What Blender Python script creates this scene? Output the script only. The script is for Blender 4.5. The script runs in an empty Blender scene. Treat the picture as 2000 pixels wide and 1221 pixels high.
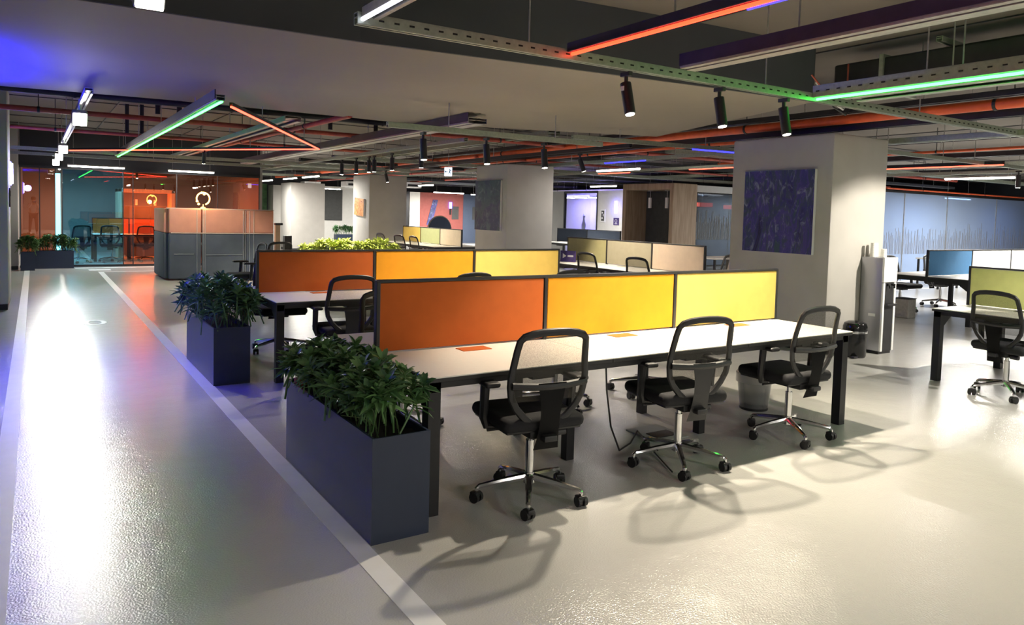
import bpy, bmesh, math, random
from mathutils import Vector, Matrix
random.seed(7)
R = math.radians
scn = bpy.context.scene
COL = scn.collection

# ------------------------------------------------------------------ camera, world, exposure
YAW, PIT, ROL, FPX, PPX, PPY, EYE = R(32.976), R(3.091), R(1.497), 1438.7, 1000.0, 494.5, 1.58
_f = Vector((math.sin(YAW)*math.cos(PIT), math.cos(YAW)*math.cos(PIT), -math.sin(PIT)))
_r = Vector((math.cos(YAW), -math.sin(YAW), 0)); _u = _r.cross(_f)
_cx = math.cos(ROL)*_r + math.sin(ROL)*_u
_cy = -math.sin(ROL)*_r + math.cos(ROL)*_u
cam_data = bpy.data.cameras.new('camera'); cam = bpy.data.objects.new('camera', cam_data); COL.objects.link(cam)
cam.matrix_world = Matrix(((_cx.x, _cy.x, -_f.x, 0), (_cx.y, _cy.y, -_f.y, 0), (_cx.z, _cy.z, -_f.z, EYE), (0, 0, 0, 1)))
cam_data.sensor_fit = 'HORIZONTAL'; cam_data.sensor_width = 36; cam_data.lens = FPX/2000*36
cam_data.shift_y = -(610.5-PPY)/2000; cam_data.clip_start = 0.05; cam_data.clip_end = 200
scn.camera = cam
w = bpy.data.worlds.new('world'); scn.world = w; w.use_nodes = True
w.node_tree.nodes['Background'].inputs[0].default_value = (.5, .5, .55, 1)
w.node_tree.nodes['Background'].inputs[1].default_value = 0.05
scn.view_settings.view_transform = 'Standard'; scn.view_settings.look = 'None'
scn.view_settings.gamma = 1; scn.view_settings.use_curve_mapping = False
scn.view_settings.exposure = 0.75
scn.cycles.max_bounces = 8; scn.cycles.diffuse_bounces = 4; scn.cycles.glossy_bounces = 4
scn.cycles.transparent_max_bounces = 16; scn.cycles.sample_clamp_indirect = 8
scn.cycles.caustics_reflective = False; scn.cycles.caustics_refractive = False

SPOT_W, TUBE_W, FLOOD_W, LED_E = 140.0, 60.0, 6.0, 4.0

def _ray(px, py): return (px-PPX)/FPX*_cx - (py-PPY)/FPX*_cy + _f
def atY(px, py, Y): d = _ray(px, py); return Vector((0, 0, EYE)) + d*(Y/d.y)
def atX(px, py, X): d = _ray(px, py); return Vector((0, 0, EYE)) + d*(X/d.x)
def atZ(px, py, Z): d = _ray(px, py); return Vector((0, 0, EYE)) + d*((Z-EYE)/d.z)

# ------------------------------------------------------------------ materials
MATS = {}
def _new(name):
    m = bpy.data.materials.new(name); m.use_nodes = True
    nt = m.node_tree; b = nt.nodes['Principled BSDF']; MATS[name] = m
    return m, nt, b
def mat(name, col, rough=.5, metal=0, var=.08, scale=8, bump=0, bscale=200, spec=.5):
    m, nt, b = _new(name)
    b.inputs['Roughness'].default_value = rough; b.inputs['Metallic'].default_value = metal
    b.inputs['Specular IOR Level'].default_value = spec
    tc = nt.nodes.new('ShaderNodeTexCoord')
    if var > 0:
        n = nt.nodes.new('ShaderNodeTexNoise'); n.inputs['Scale'].default_value = scale; n.inputs['Detail'].default_value = 4
        nt.links.new(tc.outputs['Object'], n.inputs['Vector'])
        r = nt.nodes.new('ShaderNodeValToRGB')
        r.color_ramp.elements[0].position = .3; r.color_ramp.elements[1].position = .7
        r.color_ramp.elements[0].color = tuple(c*(1-var) for c in col)+(1,)
        r.color_ramp.elements[1].color = tuple(min(1, c*(1+var)) for c in col)+(1,)
        nt.links.new(n.outputs['Fac'], r.inputs['Fac']); nt.links.new(r.outputs['Color'], b.inputs['Base Color'])
    else:
        b.inputs['Base Color'].default_value = tuple(col)+(1,)
    if bump > 0:
        n2 = nt.nodes.new('ShaderNodeTexNoise'); n2.inputs['Scale'].default_value = bscale; n2.inputs['Detail'].default_value = 3
        nt.links.new(tc.outputs['Object'], n2.inputs['Vector'])
        bp = nt.nodes.new('ShaderNodeBump'); bp.inputs['Strength'].default_value = bump; bp.inputs['Distance'].default_value = .004
        nt.links.new(n2.outputs['Fac'], bp.inputs['Height']); nt.links.new(bp.outputs['Normal'], b.inputs['Normal'])
    return m
def emis(name, col, strength):
    m, nt, b = _new(name)
    b.inputs['Base Color'].default_value = tuple(min(1, c) for c in col)+(1,)
    b.inputs['Emission Color'].default_value = tuple(col)+(1,); b.inputs['Emission Strength'].default_value = strength
    return m
def glass(name, tint, refl=.06, film=0, filmcol=(1, 1, 1), rough=0.0):
    """thin pane: tinted see-through body, Fresnel mirror on top, optionally a translucent colour film"""
    m, nt, b = _new(name); nt.nodes.remove(b); out = nt.nodes['Material Output']
    tr = nt.nodes.new('ShaderNodeBsdfTransparent'); tr.inputs[0].default_value = tuple(tint)+(1,)
    body = tr
    if film > 0:
        df = nt.nodes.new('ShaderNodeBsdfDiffuse'); df.inputs[0].default_value = tuple(filmcol)+(1,)
        mx = nt.nodes.new('ShaderNodeMixShader'); mx.inputs[0].default_value = film
        nt.links.new(tr.outputs[0], mx.inputs[1]); nt.links.new(df.outputs[0], mx.inputs[2]); body = mx
    gl = nt.nodes.new('ShaderNodeBsdfGlossy'); gl.inputs['Roughness'].default_value = rough
    gl.inputs[0].default_value = (.5+.5*tint[0], .5+.5*tint[1], .5+.5*tint[2], 1)
    fr = nt.nodes.new('ShaderNodeFresnel'); fr.inputs[0].default_value = 1.5
    ad = nt.nodes.new('ShaderNodeMath'); ad.operation = 'ADD'; ad.inputs[1].default_value = refl
    nt.links.new(fr.outputs[0], ad.inputs[0])
    ge = nt.nodes.new('ShaderNodeNewGeometry'); inv = nt.nodes.new('ShaderNodeMath'); inv.operation = 'SUBTRACT'; inv.inputs[0].default_value = 1
    nt.links.new(ge.outputs['Backfacing'], inv.inputs[1]); mu = nt.nodes.new('ShaderNodeMath'); mu.operation = 'MULTIPLY'; nt.links.new(ad.outputs[0], mu.inputs[0]); nt.links.new(inv.outputs[0], mu.inputs[1]); ad = mu
    m2 = nt.nodes.new('ShaderNodeMixShader'); nt.links.new(ad.outputs[0], m2.inputs[0])
    nt.links.new(body.outputs[0], m2.inputs[1]); nt.links.new(gl.outputs[0], m2.inputs[2])
    nt.links.new(m2.outputs[0], out.inputs[0])
    return m
def mesh_fabric(name, col, see):
    m, nt, b = _new(name); out = nt.nodes['Material Output']
    b.inputs['Base Color'].default_value = tuple(col)+(1,); b.inputs['Roughness'].default_value = .8
    tr = nt.nodes.new('ShaderNodeBsdfTransparent'); mx = nt.nodes.new('ShaderNodeMixShader'); mx.inputs[0].default_value = see
    tc = nt.nodes.new('ShaderNodeTexCoord'); n = nt.nodes.new('ShaderNodeTexNoise'); n.inputs['Scale'].default_value = 260
    nt.links.new(tc.outputs['Object'], n.inputs['Vector'])
    mr = nt.nodes.new('ShaderNodeMapRange'); mr.inputs[1].default_value = .3; mr.inputs[2].default_value = .7
    mr.inputs[3].default_value = see-.12; mr.inputs[4].default_value = see+.12
    nt.links.new(n.outputs['Fac'], mr.inputs[0]); nt.links.new(mr.outputs[0], mx.inputs[0])
    nt.links.new(b.outputs[0], mx.inputs[1]); nt.links.new(tr.outputs[0], mx.inputs[2]); nt.links.new(mx.outputs[0], out.inputs[0])
    return m
def painting(name, cols, scale, dist, stretch=(1, 1, 1), rough=.5, stroke=None):
    m, nt, b = _new(name); tc = nt.nodes.new('ShaderNodeTexCoord'); mp = nt.nodes.new('ShaderNodeMapping')
    mp.inputs['Scale'].default_value = stretch; nt.links.new(tc.outputs['Object'], mp.inputs[0])
    def noise(sc, ds, det):
        n = nt.nodes.new('ShaderNodeTexNoise'); n.inputs['Scale'].default_value = sc; n.inputs['Detail'].default_value = det
        n.inputs['Distortion'].default_value = ds; n.inputs['Roughness'].default_value = .6; nt.links.new(mp.outputs[0], n.inputs['Vector']); return n
    n = noise(scale, dist, 6)
    r = nt.nodes.new('ShaderNodeValToRGB'); el = r.color_ramp.elements
    while len(el) < len(cols): el.new(.5)
    for i, c in enumerate(cols): el[i].position = .34+.32*i/(len(cols)-1); el[i].color = tuple(c)+(1,)
    nt.links.new(n.outputs['Fac'], r.inputs['Fac']); src = r.outputs['Color']
    if stroke:
        n2 = noise(scale*2.6, dist*1.6, 8); mr = nt.nodes.new('ShaderNodeMapRange'); mr.inputs[1].default_value = .54; mr.inputs[2].default_value = .78
        nt.links.new(n2.outputs['Fac'], mr.inputs[0]); mx = nt.nodes.new('ShaderNodeMix'); mx.data_type = 'RGBA'; mx.inputs[7].default_value = tuple(stroke)+(1,)
        nt.links.new(mr.outputs[0], mx.inputs[0]); nt.links.new(src, mx.inputs[6]); src = mx.outputs[2]
    nt.links.new(src, b.inputs['Base Color']); b.inputs['Roughness'].default_value = rough
    bp = nt.nodes.new('ShaderNodeBump'); bp.inputs['Strength'].default_value = .5; bp.inputs['Distance'].default_value = .01
    nt.links.new(n.outputs['Fac'], bp.inputs['Height']); nt.links.new(bp.outputs['Normal'], b.inputs['Normal'])
    return m
def wood(name, c0, c1):
    m, nt, b = _new(name); tc = nt.nodes.new('ShaderNodeTexCoord'); mp = nt.nodes.new('ShaderNodeMapping')
    mp.inputs['Scale'].default_value = (9, 9, .7)
    n = nt.nodes.new('ShaderNodeTexNoise'); n.inputs['Scale'].default_value = 2.5; n.inputs['Detail'].default_value = 6; n.inputs['Distortion'].default_value = .6
    r = nt.nodes.new('ShaderNodeValToRGB'); r.color_ramp.elements[0].color = tuple(c0)+(1,); r.color_ramp.elements[1].color = tuple(c1)+(1,)
    r.color_ramp.elements[0].position = .35; r.color_ramp.elements[1].position = .65
    nt.links.new(tc.outputs['Object'], mp.inputs[0]); nt.links.new(mp.outputs[0], n.inputs['Vector'])
    nt.links.new(n.outputs['Fac'], r.inputs['Fac']); nt.links.new(r.outputs['Color'], b.inputs['Base Color'])
    b.inputs['Roughness'].default_value = .5
    return m
def floor_mat():
    m, nt, b = _new('resin_floor'); tc = nt.nodes.new('ShaderNodeTexCoord')
    n = nt.nodes.new('ShaderNodeTexNoise'); n.inputs['Scale'].default_value = .6; n.inputs['Detail'].default_value = 5
    r = nt.nodes.new('ShaderNodeValToRGB'); r.color_ramp.elements[0].color = (.47, .465, .45, 1); r.color_ramp.elements[1].color = (.55, .545, .52, 1)
    nt.links.new(tc.outputs['Object'], n.inputs['Vector']); nt.links.new(n.outputs['Fac'], r.inputs['Fac']); nt.links.new(r.outputs['Color'], b.inputs['Base Color'])
    b.inputs['Roughness'].default_value = .18; b.inputs['Specular IOR Level'].default_value = .65
    n1 = nt.nodes.new('ShaderNodeTexNoise'); n1.inputs['Scale'].default_value = 110; n1.inputs['Detail'].default_value = 2
    n2 = nt.nodes.new('ShaderNodeTexNoise'); n2.inputs['Scale'].default_value = 4; n2.inputs['Detail'].default_value = 3
    for q in (n1, n2): nt.links.new(tc.outputs['Object'], q.inputs['Vector'])
    b1 = nt.nodes.new('ShaderNodeBump'); b1.inputs['Strength'].default_value = .5; b1.inputs['Distance'].default_value = .004
    b2 = nt.nodes.new('ShaderNodeBump'); b2.inputs['Strength'].default_value = .25; b2.inputs['Distance'].default_value = .02
    nt.links.new(n1.outputs['Fac'], b1.inputs['Height']); nt.links.new(n2.outputs['Fac'], b2.inputs['Height'])
    nt.links.new(b2.outputs['Normal'], b1.inputs['Normal']); nt.links.new(b1.outputs['Normal'], b.inputs['Normal'])
    return m

M = MATS
floor_mat()
mat('white_paint', (.8, .8, .8), .4, var=.03, bump=.1, bscale=90)
mat('ceiling_paint', (.15, .13, .11), .8, var=.06, scale=1.5)
mat('soffit_paint', (.26, .23, .185), .75, var=.04, scale=1)
mat('dark_riser', (.05, .055, .065), .7, var=.1, scale=1)
mat('dark_wall', (.025, .025, .03), .7, var=.1, scale=2)
mat('grey_wall', (.30, .30, .29), .8, var=.05, scale=2)
mat('white_wall', (.72, .71, .68), .7, var=.03)
mat('pillar_plaster', (.50, .48, .45), .75, var=.05, scale=3, bump=.08, bscale=30)
mat('maroon', (.30, .085, .075), .8)
mat('skirting', (.012, .012, .014), .5)
mat('planter_metal', (.022, .034, .07), .38, var=.06, scale=3)
mat('soil', (.02, .015, .012), .95, var=.3, scale=60)
mat('brick_red', (.45, .1, .05), .8)
mat('black_plastic', (.012, .012, .014), .45, var=.1, scale=20)
mat('dark_plastic', (.02, .02, .022), .5, var=.1)
mat('seat_fabric', (.013, .013, .016), .9, var=.15, scale=120, bump=.2, bscale=400)
mesh_fabric('back_mesh', (.05, .045, .035), .48)
mat('chrome', (.75, .75, .76), .12, 1, var=0)
mat('steel_dark', (.02, .02, .022), .4, .3, var=.1)
mat('frame_black', (.015, .015, .017), .4, var=.05)
mat('galvanised', (.36, .40, .33), .42, .55, var=.12, scale=30)
mat('galvanised_grey', (.42, .40, .37), .45, .5, var=.12, scale=30)
mat('purple_tray', (.055, .038, .075), .5, .2, var=.15)
mat('dark_metal', (.03, .03, .034), .5, .3, var=.15)
mat('slot_dark', (.01, .012, .01), .8, var=0)
mat('orange_pipe', (.75, .12, .035), .45, var=.1)
mat('red_pipe', (.42, .075, .05), .5, var=.15)
mat('laminate_white', (.82, .80, .74), .42, var=.015, scale=40)
mat('wood_pale', (.45, .33, .22), .5)
wood('booth_wood', (.34, .25, .17), (.47, .36, .26))
mat('grey_felt', (.07, .072, .072), .95, var=.1)
mat('pod_lower', (.07, .09, .12), .85, var=.08, scale=5)
mat('pod_upper', (.62, .29, .20), .85, var=.06, scale=5)
mat('pod_piping', (.62, .5, .44), .7)
mat('pod_piping_grey', (.2, .23, .26), .7)
mat('silver', (.42, .42, .45), .35, .5, var=.04, scale=2)
mat('gloss_white', (.85, .85, .85), .2, var=0)
mat('gloss_black', (.012, .012, .013), .12, var=0)
mat('paper_cup', (.85, .84, .8), .6, var=.02)
for nm, c in dict(rust=(.52, .11, .012), amber=(.70, .29, .003), lemon=(.70, .50, .12), lime=(.64, .65, .24), olive=(.36, .33, .17), taupe=(.33, .30, .22),
                  beige=(.58, .46, .36), blue=(.045, .16, .33), pale=(.75, .76, .76), sage=(.42, .47, .25), navy=(.012, .022, .045), slate=(.075, .10, .16), cream=(.62, .54, .42)).items():
    mat('panel_'+nm, c, .9, var=.04, scale=12, bump=.15, bscale=300)
mat('leaf_dark', (.07, .17, .065), .45, var=.35, scale=6)
mat('leaf_mid', (.13, .26, .09), .45, var=.35, scale=6)
mat('leaf_light', (.46, .55, .12), .5, var=.25, scale=6)
mat('grass_blade', (.10, .17, .06), .5, var=.3)
mat('stem', (.10, .07, .035), .8)
mat('leaf_bush', (.10, .19, .06), .5, var=.35, scale=8)
painting('painting_blue', [(.006, .006, .05), (.03, .024, .19), (.035, .055, .11), (.06, .042, .26), (.032, .03, .19), (.03, .07, .10)], 2.2, 1.2, (1, 1.6, .8), .5, (.30, .34, .50))
painting('painting_teal', [(.012, .03, .08), (.03, .09, .12), (.02, .04, .12), (.06, .12, .16)], 1.8, 1.0, (1, 1, 1), .5, (.12, .2, .24))
painting('painting_orange', [(.25, .05, .01), (.6, .2, .04), (.75, .42, .15), (.4, .08, .02)], 3, 1.2, (1, 6, 2))
painting('poster_purple', [(.03, .02, .09), (.1, .06, .25)], 5, 1)
glass('orange_glass', (1, .5, .32), .22)
glass('blue_glass', (.35, .72, .9), .18)
glass('clear_glass', (.9, .93, .95), .03)
glass('blue_film_glass', (.5, .65, .9), .05, .68, (.50, .62, .82))
glass('grey_glass', (.5, .52, .5), .06)
glass('bin_wire', (.7, .7, .7), .03, .3, (.3, .3, .31), .4)
glass('bin_liner', (.9, .9, .9), .05, .3, (.75, .75, .75), .3)
emis('led_red', (1, .035, .012), LED_E); emis('led_orange', (1, .065, .035), LED_E)
emis('led_green', (.03, 1, .06), LED_E*3); emis('led_blue', (.02, .02, 1), LED_E); emis('led_white', (.8, .8, 1), LED_E*.5)
emis('tube_white', (1, .97, .9), 14); emis('lens_warm', (1, .9, .72), 30); emis('flood_white', (1, .98, .94), 22)
emis('neon_blue', (.12, .10, 1), 8); emis('neon_core', (.8, .8, 1), 6); emis('cyan_strip', (.22, .85, 1), 1.6); emis('pendant_glow', (1, .5, .12), 6)
emis('sign_white', (.75, .88, 1), 1.3); emis('screen_purple', (.25, .2, .95), .9); emis('lamp_panel', (1, 1, .97), 4)
emis('red_glow', (.8, .08, .05), .5)

# ------------------------------------------------------------------ geometry helpers
class B:
    def __init__(s): s.bm = bmesh.new()
    def box(s, c, d, bev=0, rot=None, seg=2):
        t = bmesh.new(); bmesh.ops.create_cube(t, size=1)
        bmesh.ops.scale(t, vec=d, verts=t.verts)
        if bev > 0: bmesh.ops.bevel(t, geom=t.edges[:], offset=min(bev, min(d)*.49), segments=seg, affect='EDGES', profile=.5)
        if rot is not None: bmesh.ops.transform(t, matrix=rot.to_4x4(), verts=t.verts)
        bmesh.ops.translate(t, vec=c, verts=t.verts); s._add(t); return s
    def span(s, a, b, bev=0):
        return s.box([(a[i]+b[i])/2 for i in range(3)], [max(abs(b[i]-a[i]), 1e-4) for i in range(3)], bev)
    def _add(s, t):
        mp = [s.bm.verts.new(v.co) for v in t.verts]
        t.verts.index_update()
        for f in t.faces: s.bm.faces.new([mp[v.index] for v in f.verts])
        t.free()
    def cyl(s, a, b, r0, r1=None, n=12, caps=True):
        r1 = r0 if r1 is None else r1; a = Vector(a); b = Vector(b); d = (b-a).normalized()
        x = d.orthogonal().normalized(); y = d.cross(x); A = []; Bv = []
        for i in range(n):
            k = 2*math.pi*i/n; o = math.cos(k)*x+math.sin(k)*y
            A.append(s.bm.verts.new(a+o*r0)); Bv.append(s.bm.verts.new(b+o*r1))
        for i in range(n): s.bm.faces.new([A[i], A[(i+1) % n], Bv[(i+1) % n], Bv[i]])
        if caps: s.bm.faces.new(A[::-1]); s.bm.faces.new(Bv)
        return s
    def lathe(s, prof, n=20, c=(0, 0)):
        rings = []
        for r, z in prof:
            rings.append([s.bm.verts.new((c[0]+r*math.cos(2*math.pi*i/n), c[1]+r*math.sin(2*math.pi*i/n), z)) for i in range(n)])
        for a, b in zip(rings, rings[1:]):
            for i in range(n): s.bm.faces.new([a[i], a[(i+1) % n], b[(i+1) % n], b[i]])
        s.bm.faces.new(rings[0][::-1]); s.bm.faces.new(rings[-1]); return s
    def tube(s, pts, r, n=8, closed=False, flat=None):
        pts = [Vector(p) for p in pts]; N = len(pts); rings = []; prev = None
        for i, p in enumerate(pts):
            a = pts[(i-1) % N] if (closed or i > 0) else p; b = pts[(i+1) % N] if (closed or i < N-1) else p
            d = (b-a).normalized()
            x = d.orthogonal().normalized() if prev is None else (prev-d*prev.dot(d)).normalized()
            prev = x; y = d.cross(x); rr = r[i] if isinstance(r, (list, tuple)) else r
            rings.append([s.bm.verts.new(p+(math.cos(2*math.pi*k/n)*x+math.sin(2*math.pi*k/n)*y)*rr) for k in range(n)])
        m = N if closed else N-1
        for i in range(m):
            a, b = rings[i], rings[(i+1) % N]
            for k in range(n): s.bm.faces.new([a[k], a[(k+1) % n], b[(k+1) % n], b[k]])
        if not closed: s.bm.faces.new(rings[0][::-1]); s.bm.faces.new(rings[-1])
        return s
    def prism(s, poly, z0, z1):
        a = [s.bm.verts.new((x, y, z0)) for x, y in poly]; b = [s.bm.verts.new((x, y, z1)) for x, y in poly]; n = len(poly)
        s.bm.faces.new(a[::-1]); s.bm.faces.new(b)
        for i in range(n): s.bm.faces.new([a[i], a[(i+1) % n], b[(i+1) % n], b[i]])
        return s
    def grid(s, fn, nu, nv):
        v = [[s.bm.verts.new(fn(i/nu, j/nv)) for j in range(nv+1)] for i in range(nu+1)]
        for i in range(nu):
            for j in range(nv): s.bm.faces.new([v[i][j], v[i+1][j], v[i+1][j+1], v[i][j+1]])
        return s
    def mesh(s, name, material, smooth=False):
        bmesh.ops.recalc_face_normals(s.bm, faces=s.bm.faces)
        me = bpy.data.meshes.new(name); s.bm.to_mesh(me); s.bm.free()
        me.materials.append(M[material])
        if smooth:
            for p in me.polygons: p.use_smooth = True
            try: me.set_sharp_from_angle(angle=R(40))
            except Exception: pass
        return me
    def build(s, name, material, parent=None, smooth=False, loc=None):
        o = bpy.data.objects.new(name, s.mesh(name, material, smooth)); COL.objects.link(o)
        if parent is not None: o.parent = parent
        if loc is not None: o.location = loc
        return o
def tag(o, label=None, cat=None, group=None, kind=None):
    if label: o['label'] = label
    if cat: o['category'] = cat
    if group: o['group'] = group
    if kind: o['kind'] = kind
    return o
def thing(name, label, cat, loc=(0, 0, 0), rz=0, group=None):
    o = bpy.data.objects.new(name, None); COL.objects.link(o); o.location = loc; o.rotation_euler = (0, 0, rz)
    o.empty_display_size = .1
    return tag(o, label, cat, group)
def struct(o, label=None, cat=None): return tag(o, label, cat, kind='structure')
def copy_tree(o, parent=None):
    c = o.copy(); COL.objects.link(c)
    if parent is not None: c.parent = parent
    for ch in list(o.children): copy_tree(ch, c)
    return c
def place(proto, used, loc, rz, label, group=None):
    o = proto if not used else copy_tree(proto)
    used.append(1); o.location = loc; o.rotation_euler = (0, 0, rz); o['label'] = label
    if group: o['group'] = group
    elif 'group' in o: del o['group']
    return o
def text_mesh(txt, size, depth):
    cu = bpy.data.curves.new('text', 'FONT'); cu.body = txt; cu.size = size; cu.extrude = depth; cu.align_x = 'CENTER'; cu.align_y = 'CENTER'
    t = bpy.data.objects.new('text', cu); me = bpy.data.meshes.new_from_object(t)
    bpy.data.objects.remove(t); bpy.data.curves.remove(cu); return me
def text_part(name, txt, size, depth, material, parent, loc, rot):
    me = text_mesh(txt, size, depth); me.materials.clear(); me.materials.append(M[material])
    o = bpy.data.objects.new(name, me); COL.objects.link(o); o.parent = parent; o.location = loc; o.rotation_euler = rot; return o
def light(kind, name, parent, loc, energy, col, rot=(0, 0, 0), **kw):
    l = bpy.data.lights.new(name, kind); l.energy = energy; l.color = col
    for k, v in kw.items(): setattr(l, k, v)
    o = bpy.data.objects.new(name, l); COL.objects.link(o); o.parent = parent; o.location = loc; o.rotation_euler = rot; return o

# ------------------------------------------------------------------ room shell
X0, X1, Y0, Y1, ZC = -1.7, 32.0, -7.0, 34.5, 3.3
fl = struct(B().span((X0, Y0, -.1), (X1, Y1, 0)).build('floor', 'resin_floor'), 'grey resin floor with painted white corridor lines', 'floor')
ce = struct(B().span((X0, Y0, ZC), (X1, Y1, ZC+.15)).build('ceiling', 'ceiling_paint'), 'taupe painted ceiling deck above the pipes and rails', 'ceiling')
jm = B().box((0, 0, 0), (.02, 1, .015)).mesh('panel_joint', 'dark_metal')
for i in range(18):
    j = bpy.data.objects.new('panel_joint', jm); COL.objects.link(j); j.parent = ce
    j.scale = (1, Y1-Y0, 1); j.location = (X0+1.1+i*1.83, (Y0+Y1)/2, ZC-.005)
for i in range(14):
    j = bpy.data.objects.new('panel_joint', jm); COL.objects.link(j); j.parent = ce
    j.scale = (1, X1-X0, 1); j.rotation_euler = (0, 0, R(90)); j.location = ((X0+X1)/2, 9.5+i*1.7, ZC-.006)
struct(B().span((X0-.15, Y0, 0), (X0, Y1, ZC)).build('wall_left', 'grey_wall'), 'grey wall along the left of the corridor', 'wall')
struct(B().span((X1, Y0, 0), (X1+.15, Y1, ZC)).build('wall_right', 'dark_wall'), 'dark wall at the far right end', 'wall')
struct(B().span((X0, Y1, 0), (X1, Y1+.15, ZC)).build('wall_far', 'dark_wall'), 'dark wall at the far end of the office', 'wall')
struct(B().span((X0, Y0-.15, 0), (X1, Y0, ZC)).build('wall_near', 'grey_wall'), 'grey wall behind the viewpoint', 'wall')
# dropped beam
so = thing('wall_beam', 'wide taupe dropped ceiling beam crossing above the front desks', 'beam'); struct(so)
poly = [(X0, 5.05), (.85, 5.03), (1.92, 5.0), (4.81, 4.68), (6.44, 4.57), (7.62, 7.95), (4.1, 9.16), (1.69, 9.06), (-.29, 9.3), (X0, 9.4)]
B().prism(poly, 2.75, ZC).build('beam_body', 'soffit_paint', so)
near = poly[:5]; bb = B()
for a, b in zip(near, near[1:]):
    bb.prism([a, b, (b[0], b[1]-.02), (a[0], a[1]-.02)], 2.752, ZC-.001)
bb.build('beam_face', 'dark_riser', so)

# floor markings (children of the floor)
def line(a, b, nm='white_line'): return B().span((a[0], a[1], 0), (b[0], b[1], .0025)).build(nm, 'white_paint', fl)
line((-.205, -2), (-.103, 19.9)); line((1.205, -2), (1.31, 19.2)); line((1.31, 19.1), (9.2, 19.2)); line((.8, 20.3), (5.2, 20.45))
line((1.05, 19.55), (1.5, 19.9), 'white_patch')
for i, (x, y) in enumerate([(16.5, 9.6), (16.5, 10.3)]): line((12.5, y), (24, y+.08))
nb = text_part('floor_number', '50', .62, .001, 'white_paint', fl, (.50, 11.02, .002), (0, 0, 0))

# pillars
def pillar(x0, x1, y0, y1, h, label, skirt=False):
    p = thing('wall_pillar', label, 'pillar', ((x0+x1)/2, (y0+y1)/2, 0)); struct(p)
    B().box((0, 0, h/2+(.04 if skirt else 0)), (x1-x0, y1-y0, h-(.08 if skirt else 0)), .025).build('pillar_shaft', 'pillar_plaster', p, True)
    B().box((0, 0, .04), (x1-x0-.03, y1-y0-.03, .08)).build('skirting', 'skirting', p)
    return p
pillar(7.84, 8.97, 5.235, 6.72, 2.62, 'broad plaster pillar with the large blue painting, behind the water dispenser', True)
pillar(7.84, 8.98, 12.33, 13.55, 2.56, 'plaster pillar with the tall teal painting', True)
pillar(7.84, 8.98, 19.47, 20.73, 2.56, 'plaster pillar with the small orange painting', True)
pillar(7.84, 9.12, 27.0, 28.3, 2.5, 'plain pale plaster pillar in the far left row', True)
pillar(8.7, 9.2, 32.6, 33.4, 2.55, 'narrow grey pillar farthest away beside the pale pillar', True)
pillar(-1.69, -.32, 12.8, 14.1, 3.25, 'nearer pale pillar on the left corridor side with a blue neon tube', True)
pillar(-1.69, -.31, 20.2, 20.75, 3.25, 'farther pale pillar on the left corridor side beside the corner planter', True)

# ------------------------------------------------------------------ ceiling services
def run(name, label, cat, a, b, z, wdt, hgt, material, led=None, ledside=0, hang=True, segs=None, group=None, slots=False, side=None):
    """straight rail or tray from a to b (x, y) at height z; led = material of the strip below it"""
    a = Vector((a[0], a[1], 0)); b = Vector((b[0], b[1], 0)); L = (b-a).length; d = (b-a)/L
    t = thing(name, label, cat, ((a.x+b.x)/2, (a.y+b.y)/2, z), math.atan2(d.y, d.x), group)
    c = B(); q = min(.006, wdt*.15)
    c.box((0, 0, hgt/2), (L, wdt, q)); c.box((0, wdt/2, 0), (L, q, hgt)); c.box((0, -wdt/2, 0), (L, q, hgt))
    c.box((0, wdt/2-wdt*.14, -hgt/2), (L, wdt*.28, q)); c.box((0, -wdt/2+wdt*.14, -hgt/2), (L, wdt*.28, q)); c.box((0, 0, hgt*.1), (L, wdt*.9, q))
    if side: c.box((0, -wdt*.12, -hgt/2-.004), (L, wdt*.5, q))
    c.build('channel', material, t)
    if side:
        B().box((0, wdt/2+.008, hgt*.6), (L, .01, hgt*1.7)).build('side_plate', side, t)
    if led:
        for (u0, u1) in (segs or [(0, 1)]):
            B().box(((u0+u1-1)*L/2, ledside*wdt*.55, -hgt/2-.012), (L*(u1-u0), .022, .02), .006).build('led_strip', led, t)
    if slots:
        sb = B(); n = int(L/.09)
        for i in range(n):
            for sd in (-1, 1): sb.box((-L/2+(i+.5)*L/n, sd*(wdt/2+.0035), 0), (.03, .004, .010))
        tag(sb.build('slots', 'slot_dark', t), kind='stuff')
    if hang:
        n = max(2, int(L/2.2))
        for i in range(n):
            x = -L/2+(i+.5)*L/n
            B().cyl((x, 0, hgt/2), (x, 0, ZC-z), .006, n=6).build('hanger_rod', 'galvanised_grey', t)
    return t
def pipe(name, label, a, b, r, material, hang=True, group=None):
    a = Vector(a); b = Vector(b); t = thing(name, label, 'pipe', a, 0, group); d = b-a; L = d.length
    B().cyl((0, 0, 0), d, r, n=12).build('pipe_run', material, t, True)
    n = max(2, int(L/3)) if hang else 0
    for i in range(n):
        p = d*((i+.5)/n)
        B().cyl(p+Vector((0, 0, r*.5)), (p.x, p.y, ZC-a.z), .006, n=6).build('hanger_rod', 'dark_metal', t)
        u = d.normalized()
        B().cyl(p-u*.015, p+u*.015, r*1.18, n=12).build('pipe_clamp', 'dark_metal', t)
    return t
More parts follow.
